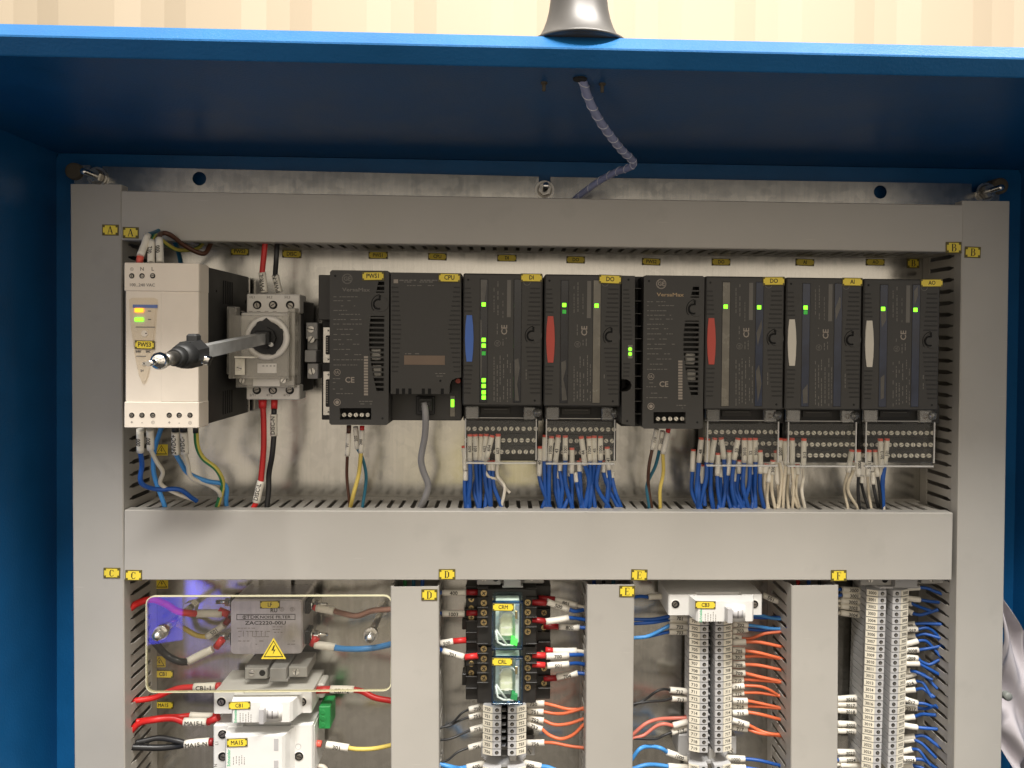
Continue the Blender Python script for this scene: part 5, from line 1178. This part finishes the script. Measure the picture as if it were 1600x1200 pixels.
wire(Z3, 'green and yellow earth lead under the white power supply', 'w_earth', None, [(314, 822), (318, 890), (345, 940), (395, 985), (422, 1045), (400, 1125)], 96, 50, 2.2, (314, 812, 314, 842), None, 2.4, GP, 'w_black')
# isolator leads
GI = 'leads of the rotary isolator'
wire(Z3, 'red lead entering the top of the rotary isolator', 'w_red', (582, 292, 574, 215), [(580, 150), (584, 98)], 48, 50, 2.5, None, 'PWR-L', 3.1, GI)
wire(Z3, 'black lead entering the top of the rotary isolator', 'w_black', (641, 292, 625, 225), [(627, 160), (634, 103)], 48, 50, 2.3, None, 'PWR-N', 3.1, GI)
wire(Z3, 'red lead leaving the bottom of the rotary isolator', 'w_red', (570, 1028, 551, 1112), [(540, 1130)], 50, 50, 2.3, None, 'DISC-L', 3.3, GI)
MBr = MB().tube(crom([P3(*Z3(u, v), 50) for u, v in ((577, 735), (580, 800), (580, 900), (572, 1000), (568, 1040))], 5), 2.5, 10).build('conductor', 'w_red', bpy.data.objects[[o.name for o in bpy.data.objects if o.get('label') == 'red lead leaving the bottom of the rotary isolator'][0]])
b = MB(); b.cyl(P3(*Z3(576, 712), 50), P3(*Z3(576, 745), 50), 3.6, 3.2, 14); b.build('boot', 'ferrule', MBr.parent)
wk = wire(Z3, 'black lead leaving the bottom of the rotary isolator', 'w_black', (620, 768, 620, 852), [(615, 930), (602, 1000), (602, 1060), (596, 1110)], 50, 46, 2.4, (622, 712, 621, 748), 'DISC-N', 3.1, GI, 'ferrule')
MB().cyl(P3(*Z3(621, 745), 50), P3(*Z3(620, 775), 50), 2.4, n=12).build('conductor', 'w_black', wk)
# filter and breaker leads
GF = 'leads of the noise filter'
wire(C1, 'red lead reaching the upper left filter terminal', 'w_red', (558, 262, 425, 262), [(395, 262), (325, 250), (260, 214), (190, 190), (110, 212), (58, 252)], 27, 50, 3.0, (592, 268, 540, 246), None, 3.6, GF)
wire(C1, 'yellow lead reaching the left of the filter from behind', 'w_yellow', (570, 320, 480, 382), [(430, 378), (380, 352), (335, 325)], 20, 14, 2.2, (598, 285, 575, 315), '501', 3.2, GF, 'ferrule_dark', 3)
wire(C1, 'black lead reaching the lower left filter terminal', 'w_black', (508, 448, 378, 512), [(330, 512), (270, 478), (212, 418)], 27, 40, 3.0, (560, 395, 525, 438), None, 3.6, GF)
wire(C1, 'brown lead leaving the upper right filter terminal', 'w_lbrown', (1050, 232, 1142, 250), [(1190, 264), (1260, 275), (1340, 248), (1428, 240)], 27, 46, 2.8, (1035, 222, 1055, 236), None, 3.6, GF)
wire(C1, 'light blue lead leaving the lower right filter terminal', 'w_lblue', (1042, 425, 1146, 440), [(1200, 446), (1280, 446), (1360, 440), (1428, 422)], 27, 46, 2.8, (1050, 385, 1022, 425), None, 3.6, GF)
GB = 'leads of the white breakers'
wire(C1, 'red lead with sleeve reading CB1-1 at the left of the single breaker', 'w_red', (525, 641, 410, 645), [(340, 650), (280, 668), (200, 700), (112, 716)], 40, 42, 2.7, (548, 640, 522, 641), 'CB1-1', 3.4, GB)
wire(C1, 'red lead with sleeve reading CB1-2 at the right of the single breaker', 'w_red', (1122, 657, 1245, 659), [(1290, 668), (1350, 700), (1430, 714)], 40, 45, 2.7, (1050, 661, 1124, 657), 'CB1-2', 3.4, GB)
wire(C1, 'lower front red lead with sleeve reading MA15-L', 'w_red', (478, 825, 358, 826), [(300, 808), (200, 815), (120, 835), (55, 905)], 45, 50, 2.7, (538, 800, 482, 828), 'MA15-L', 3.6, GB)
wire(C1, 'upper rear red lead just above the sleeve reading MA15-L', 'w_red', (508, 799, 388, 795), [(330, 800), (250, 804), (150, 822)], 36, 46, 2.7, (540, 800, 508, 799), None, 3.4, GB)
wire(C1, 'lower black lead with sleeve reading MA15-N', 'w_black', (490, 930, 364, 943), [(320, 952), (230, 962), (125, 958)], 42, 46, 2.7, (512, 932, 486, 930), 'MA15-N', 3.6, GB, 'ferrule_dark')
wire(C1, 'upper black lead joining the sleeve reading MA15-N', 'w_black', None, [(372, 940), (320, 925), (230, 910), (148, 928)], 42, 44, 2.7, group=GB)
wire(C1, 'yellow lead with sleeve at the right of the two pole breaker', 'w_yellow', (1100, 944, 1216, 962), [(1270, 968), (1350, 966), (1430, 948)], 40, 45, 2.0, (1045, 938, 1075, 942), '301', 3.2, GB, 'ferrule_pink')
wire(C1, 'white lead at the bottom edge right of the two pole breaker', 'w_white', None, [(1015, 1056), (1060, 1056), (1092, 1068), (1110, 1110)], 30, 30, 2.2, group=GB)
# relay leads
GR = 'leads of the relay sockets'
RL = [((478, 170, 340, 172), [(328, 172)], (562, 170, 482, 170), '400', 34, 'w_blue', 'at the top left of the upper relay', 'ferrule_dark'), ((472, 295, 340, 294), [(328, 293)], (562, 290, 484, 292), '1003', 34, 'w_blue', 'at the left of the upper relay with sleeve 1003', 'ferrule_dark'),
 ((405, 457, 330, 470), [(318, 474)], (482, 450, 405, 457), '500', 34, 'w_white', 'at the upper left of the lower relay', 'ferrule'), ((470, 550, 345, 514), [(322, 502)], (552, 542, 474, 550), '701', 44, 'w_blue', 'at the lower left of the lower relay', 'ferrule'),
 ((955, 226, 1082, 268), [(1120, 282), (1175, 270)], (868, 228, 952, 234), '500', 44, 'w_blue', 'front right of the upper relay at the top', 'ferrule_dark'), ((1000, 214, 1130, 248), [(1178, 262)], (905, 205, 1004, 212), '801', 34, 'w_white', 'behind right of the upper relay at the top', 'ferrule_dark'),
 ((948, 342, 1082, 320), [(1130, 322), (1175, 330)], (868, 330, 948, 340), None, 44, 'w_blue', 'front right of the upper relay lower down', 'ferrule_dark'), ((1028, 370, 1145, 376), [(1175, 380)], (935, 368, 1022, 372), '800', 34, 'w_blue', 'behind right of the upper relay lower down', 'ferrule_dark'),
 ((950, 545, 1082, 538), [(1130, 535), (1175, 538)], (868, 538, 946, 540), '700', 44, 'w_blue', 'right of the lower relay with sleeve 700', 'ferrule'), ((990, 514, 1130, 514), [(1178, 520)], (945, 508, 992, 514), None, 34, 'w_white', 'behind the sleeve 700 right of the lower relay', 'ferrule'),
 ((955, 600, 1082, 590), [(1130, 586), (1175, 592)], (868, 592, 945, 597), '501', 44, 'w_blue', 'just below the sleeve 700 right of the lower relay', 'ferrule'), ((1012, 668, 1135, 644), [(1175, 648)], (935, 676, 1012, 672), '704', 34, 'w_blue', 'lowest right of the lower relay', 'ferrule_dark')]
for sl, pa, fe, tx, d_, co, wh, fc in RL:
    wire(C2, f'{CN[co]} lead {wh}', co, sl, pa, d_, 36, 1.8, fe, tx, 2.9, GR, fc)
GS = 'wires of the short terminal strip'
for q, (sl, pa, tx) in enumerate((((592, 834, 497, 858), [(455, 880), (400, 935), (328, 970)], '750'), ((588, 876, 497, 902), [(430, 930), (380, 952), (328, 966)], '751'), ((582, 954, 505, 978), [(440, 1008), (390, 1030), (328, 1036)], '753'), ((582, 1058, 494, 1082), [(430, 1110), (380, 1148), (328, 1172)], '756'))):
    wire(C2, f'{ORD[q]} thin black wire from the top left of the short terminal strip, sleeve {tx}', 'w_black', sl, pa, 26, 36, 1.0, None, tx, 2.6, GS, bulge=1)
for q, (sl, pa, tx) in enumerate((((815, 815, 940, 821), [(1000, 836), (1080, 854), (1168, 856)], '750'), ((838, 862, 936, 870), [(1000, 882), (1070, 876), (1168, 848)], '751'), ((838, 904, 936, 921), [(1000, 945), (1080, 940), (1168, 912)], '752'), ((838, 934, 926, 972), [(970, 1010), (1040, 1030), (1110, 1005), (1168, 952)], '753'), ((835, 1052, 940, 1050), [(1000, 1053), (1080, 1070), (1168, 1080)], '756'))):
    wire(C2, f'{ORD[q]} orange wire from the top right of the short terminal strip, sleeve {tx}', 'w_orange', sl, pa, 27, 36, 1.5, None, tx, 2.8, GS, bulge=1)
wire(C2, 'blue wire at the bottom edge left of the short terminal strip', 'w_lblue', (590, 1172, 484, 1196), [(440, 1203), (390, 1195), (322, 1175)], 26, 36, 2.0, None, '600', 2.8, GS)
wire(C2, 'blue wire at the bottom edge right of the short terminal strip', 'w_lblue', (800, 1165, 922, 1190), [(970, 1200), (1040, 1230)], 26, 36, 2.0, None, '600', 2.8, GS)
GM = 'wires of the middle terminal strip'
ML = [('w_blue', (430, 195, 345, 198), [(300, 195), (266, 200)], None, 'highest at the left of breaker CB3', (432, 195, 345, 197), 22), ('w_blue', (585, 325, 470, 312), [(380, 330), (266, 328)], '701', 'upper left of the strip with sleeve 701', None, 26), ('w_blue', (585, 345, 470, 330), [(370, 348), (266, 352)], None, 'just below the sleeve 701 at the upper left', None, 22),
 ('w_lblue', (585, 372, 470, 366), [(400, 402), (340, 430), (266, 437)], '702', 'with sleeve 702 at the upper left', None, 28), ('w_blue', (585, 402, 468, 402), [(400, 418), (330, 432), (266, 436)], '703', 'lowest of the blue wires at the upper left', None, 24),
 ('w_black', (578, 752, 474, 742), [(440, 738), (390, 752), (330, 800), (258, 832)], '712', 'with sleeve 712 at the left', (588, 753, 575, 752), 27), ('w_black', (578, 796, 484, 792), [(430, 806), (350, 812), (258, 826)], '713', 'just below the sleeve 712 at the left', (588, 796, 575, 796), 25),
 ('w_salmon', None, [(580, 905), (480, 910), (400, 915), (330, 940), (256, 1005)], None, 'without sleeve, upper of two at the lower left', (590, 903, 562, 906), 25), ('w_salmon', (582, 928, 492, 952), [(440, 940), (390, 955), (320, 1010), (256, 1022)], None, 'with sleeve, lower of two at the lower left', None, 29), ('w_black', (582, 963, 484, 990), [(440, 1010), (390, 1030), (270, 1026)], '717', 'with sleeve 717 at the lower left', None, 26),
 ('w_lblue', (592, 1150, 458, 1106), [(420, 1085), (360, 1072), (300, 1085), (256, 1142)], '1000', 'with sleeve 1000 at the bottom left', (600, 1152, 588, 1149), 28), ('w_lblue', (592, 1196, 464, 1190), [(400, 1180), (330, 1184), (256, 1205)], None, 'at the bottom edge left of block 1000', None, 28)]
for co, sl, pa, tx, wh, fe, d_ in ML:
    wire(C3, f'{CN[co]} wire {wh} of the middle strip' if 'strip' not in wh and 'CB3' not in wh and 'block' not in wh else f'{CN[co]} wire {wh}', co, sl, pa, d_, 36, 1.2 if co == 'w_black' else 1.7, fe, tx, 2.8, GM, 'ferrule_dark')
MR = [('w_blue', (1020, 186, 1112, 226), [(1140, 240), (1172, 268)], '501', 22), ('w_lblue', None, [(930, 302), (1010, 306), (1080, 322), (1152, 326)], None, 30), ('w_blue', None, [(930, 316), (1020, 320), (1090, 316), (1152, 318)], None, 24), ('w_lblue', (840, 356, 932, 362), [(1000, 372), (1070, 382), (1142, 386)], '702', 30), ('w_blue', (840, 396, 932, 386), [(1000, 392), (1070, 390), (1142, 384)], '703', 24),
 ('w_orange', (840, 430, 895, 442), [(950, 440), (1030, 412), (1108, 404)], '70', 24), ('w_orange', (840, 464, 920, 461), [(1000, 463), (1105, 485)], None, 29), ('w_orange', (840, 508, 915, 512), [(1000, 526), (1105, 553)], '705', 29), ('w_orange', (840, 546, 915, 546), [(1010, 545), (1105, 557)], '707', 25), ('w_orange', (840, 592, 915, 593), [(1000, 600), (1105, 622)], '708', 29), ('w_orange', (840, 636, 916, 644), [(1000, 665), (1105, 688)], '709', 29), ('w_orange', (840, 682, 910, 680), [(1000, 685), (1105, 694)], '710', 25),
 ('w_orange', (835, 722, 910, 718), [(1000, 722), (1060, 745), (1112, 776)], '711', 29), ('w_orange', (840, 764, 910, 757), [(1000, 758), (1050, 765), (1112, 774)], '712', 25), ('w_orange', (840, 803, 930, 806), [(1010, 822), (1110, 845)], '713', 30), ('w_orange', (840, 835, 930, 836), [(1020, 840), (1110, 849)], '714', 25), ('w_orange', (840, 876, 932, 873), [(1000, 885), (1106, 910)], '715', 30), ('w_orange', (838, 918, 936, 948), [(1000, 980), (1060, 1000), (1128, 1004)], '716', 31), ('w_orange', (838, 960, 930, 972), [(1000, 996), (1128, 1010)], '717', 26), ('w_blue', (800, 1140, 915, 1146), [(1000, 1156), (1092, 1178)], '1000', 28), ('w_blue', (820, 1190, 920, 1198), [(1000, 1210)], None, 28)]
for i, (co, sl, pa, tx, d_) in enumerate(MR):
    wire(C3, f'{CN[co]} wire {ORD[i]} from the top at the right side of the middle strip', co, sl, pa, d_, 34, 1.5, None, tx, 2.7, GM, jit=.5, bulge=1.5)
GL = 'wires of the longest terminal strip'
for i, (sl, tx) in enumerate((((487, 158, 352, 152), '3000'), ((487, 190, 356, 186), '3001'), ((483, 228, 346, 220), '3002'), ((483, 266, 346, 250), '3003'), ((483, 308, 346, 290), '3004'), ((468, 786, 328, 796), '3016'), ((468, 830, 328, 824), '3017'), ((468, 868, 328, 860), '3018'), ((468, 946, 330, 940), '3020'), ((468, 986, 328, 980), '3021'), ((468, 1108, 328, 1106), '3023'), ((468, 1144, 336, 1152), '3024'), ((468, 1186, 345, 1180), None))):
    f = None if i not in (7, 11) else (sl[0]+12, sl[1], sl[0]-4, sl[1])
    wire(C4, f'{ORD[i]} white sleeved wire from the top at the left side of the longest strip', 'w_blue' if i in (0, 1, 11) else 'w_white', sl, [(sl[2]-14, sl[3]+2), (sl[2]-40, sl[3]+6)], 27, 34, 1.6, f, tx, 2.75, GL, bulge=1)
LR = [((728, 148, 812, 142), [(860, 148), (905, 165)]), ((732, 203, 816, 214), [(850, 220), (902, 226)]), ((732, 230, 768, 236), [(800, 250), (840, 265)]), ((735, 276, 774, 294), [(820, 302), (885, 282)]), ((732, 360, 788, 355), [(850, 352), (905, 356)]), ((732, 388, 800, 388), [(855, 380), (910, 412), (938, 462)]), ((732, 430, 790, 424), [(840, 414), (905, 432)]), ((722, 474, 802, 455), [(848, 456), (890, 490), (912, 518)]), ((724, 509, 806, 508), [(850, 502), (895, 494)]), ((722, 548, 802, 556), [(830, 578), (870, 594), (912, 574)]), ((724, 588, 810, 588), [(850, 610), (908, 642)]), ((722, 628, 760, 630), [(800, 640), (850, 665)]), ((722, 664, 792, 642), [(840, 652), (888, 704)]), ((720, 704, 792, 690), [(832, 702), (862, 752)]), ((720, 746, 790, 740), [(830, 736), (866, 760)]), ((720, 794, 800, 820), [(840, 824), (882, 836)]), ((720, 844, 800, 850), [(850, 852), (882, 844)]), ((718, 908, 786, 898), [(830, 885), (870, 888)]), ((716, 948, 800, 962), [(840, 966), (878, 970)]), ((716, 1022, 786, 1014), [(840, 1012), (902, 1058)]), ((714, 1038, 780, 1032), [(830, 1060), (878, 1108)]), ((712, 1106, 770, 1090), [(810, 1096), (852, 1152)]), ((716, 1146, 786, 1148), [(835, 1152), (888, 1188)]), ((714, 1188, 775, 1186), [(820, 1195), (870, 1225)])]
LT = {5: '019', 8: '3008', 15: '012', 16: '2017', 22: '3024', 13: '014', 9: '009', 4: '005'}
for i, (sl, pa) in enumerate(LR):
    wire(C4, f'{ORD[i]} blue wire from the top at the right side of the longest strip', 'w_blue', sl, pa, 28+(3 if i in (0, 1, 5, 7, 8, 9, 10, 15, 18, 22) else -4), 36, 1.5, None, LT.get(i), 2.6, GL, bulge=1, jit=.5)
for pxa, dn_, cs in ((648, 'D', ('w_black', 'gnd_wire', 'w_teal', 'w_blue')), (955, 'E', ('w_blue', 'w_black', 'w_teal')), (1272, 'F', ('w_red', 'w_blue', 'w_black'))):
    for j, m_ in enumerate(cs):
        x, z = W(pxa-22+j*14, 930, 30); x2, z2 = W(pxa-28+j*15, 880, 30)
        nm = {'w_black': 'black', 'gnd_wire': 'green', 'w_teal': 'teal', 'w_blue': 'blue', 'w_red': 'red'}[m_]
        b = MB().tube(crom([(x, 26+j*5, z-60), (x+2, 30+j*4, z-10), (x-3, 34+j*4, z+6), (x2, 30+j*3, z2+16)], 6), 1.8, 8)
        tag(b.build('wire', m_), f'{nm} wire in the open top of the short duct with plate {dn_}', 'wire', 'wires in the duct tops')
# ------------------------------------------------------------------ pale cover hanging in the gap at the right
b = MB(); edge0 = [(1560, 922), (1566, 1000), (1564, 1060), (1562, 1105), (1566, 1150), (1580, 1190), (1592, 1225)]
edge1 = [(1566, 922), (1612, 992), (1622, 1060), (1626, 1105), (1626, 1150), (1626, 1190), (1626, 1225)]
def lerp_list(L, t):
    k = t*(len(L)-1); i = min(int(k), len(L)-2); f = k-i
    return L[i][0]+(L[i+1][0]-L[i][0])*f, L[i][1]+(L[i+1][1]-L[i][1])*f
NU, NV = 22, 48; fr = []; bk = []
for j in range(NV+1):
    a, c = lerp_list(edge0, j/NV), lerp_list(edge1, j/NV)
    for i in range(NU+1):
        u = i/NU; px, py = a[0]+(c[0]-a[0])*u, a[1]+(c[1]-a[1])*u; v = j/NV
        dd_ = 40+7*math.sin(u*5+v*7)*(.4+v*.6)+6*math.sin(v*15-u*6)+3*math.sin(u*13+v*3)-10*u
        x, z = W(px, py, 45); fr.append((x, dd_, z)); bk.append((x, dd_-1.2, z))
fs = []; n = (NU+1)
for j in range(NV):
    for i in range(NU):
        q = [j*n+i, j*n+i+1, (j+1)*n+i+1, (j+1)*n+i]; fs.append(q); fs.append([k+len(fr) for k in q[::-1]])
rim = [i for i in range(n)]+[j*n+NU for j in range(1, NV+1)]+[NV*n+i for i in range(NU-1, -1, -1)]+[j*n for j in range(NV-1, 0, -1)]
for i in range(len(rim)): a, c = rim[i], rim[(i+1) % len(rim)]; fs.append([a, c, c+len(fr), a+len(fr)])
b.add(fr+bk, fs, 0, True)
cl_ = T('hanging_cover', 'creased pale fabric cover with a grey snap hanging right of the right duct', 'cover', (W(1590, 1220, 40)[0], 30, W(1590, 1220, 40)[1]))
b.build('fabric', 'cloth', cl_)
x, z = W(1577, 1090, 52); b = MB(); b.lathe([(0.01, 2.2), (2.6, 2.0), (3.7, 1.2), (4.0, 0), (4.0, -4)], (x, 50, z), 'd', 20); b.build('snap', 'snap_grey', cl_)
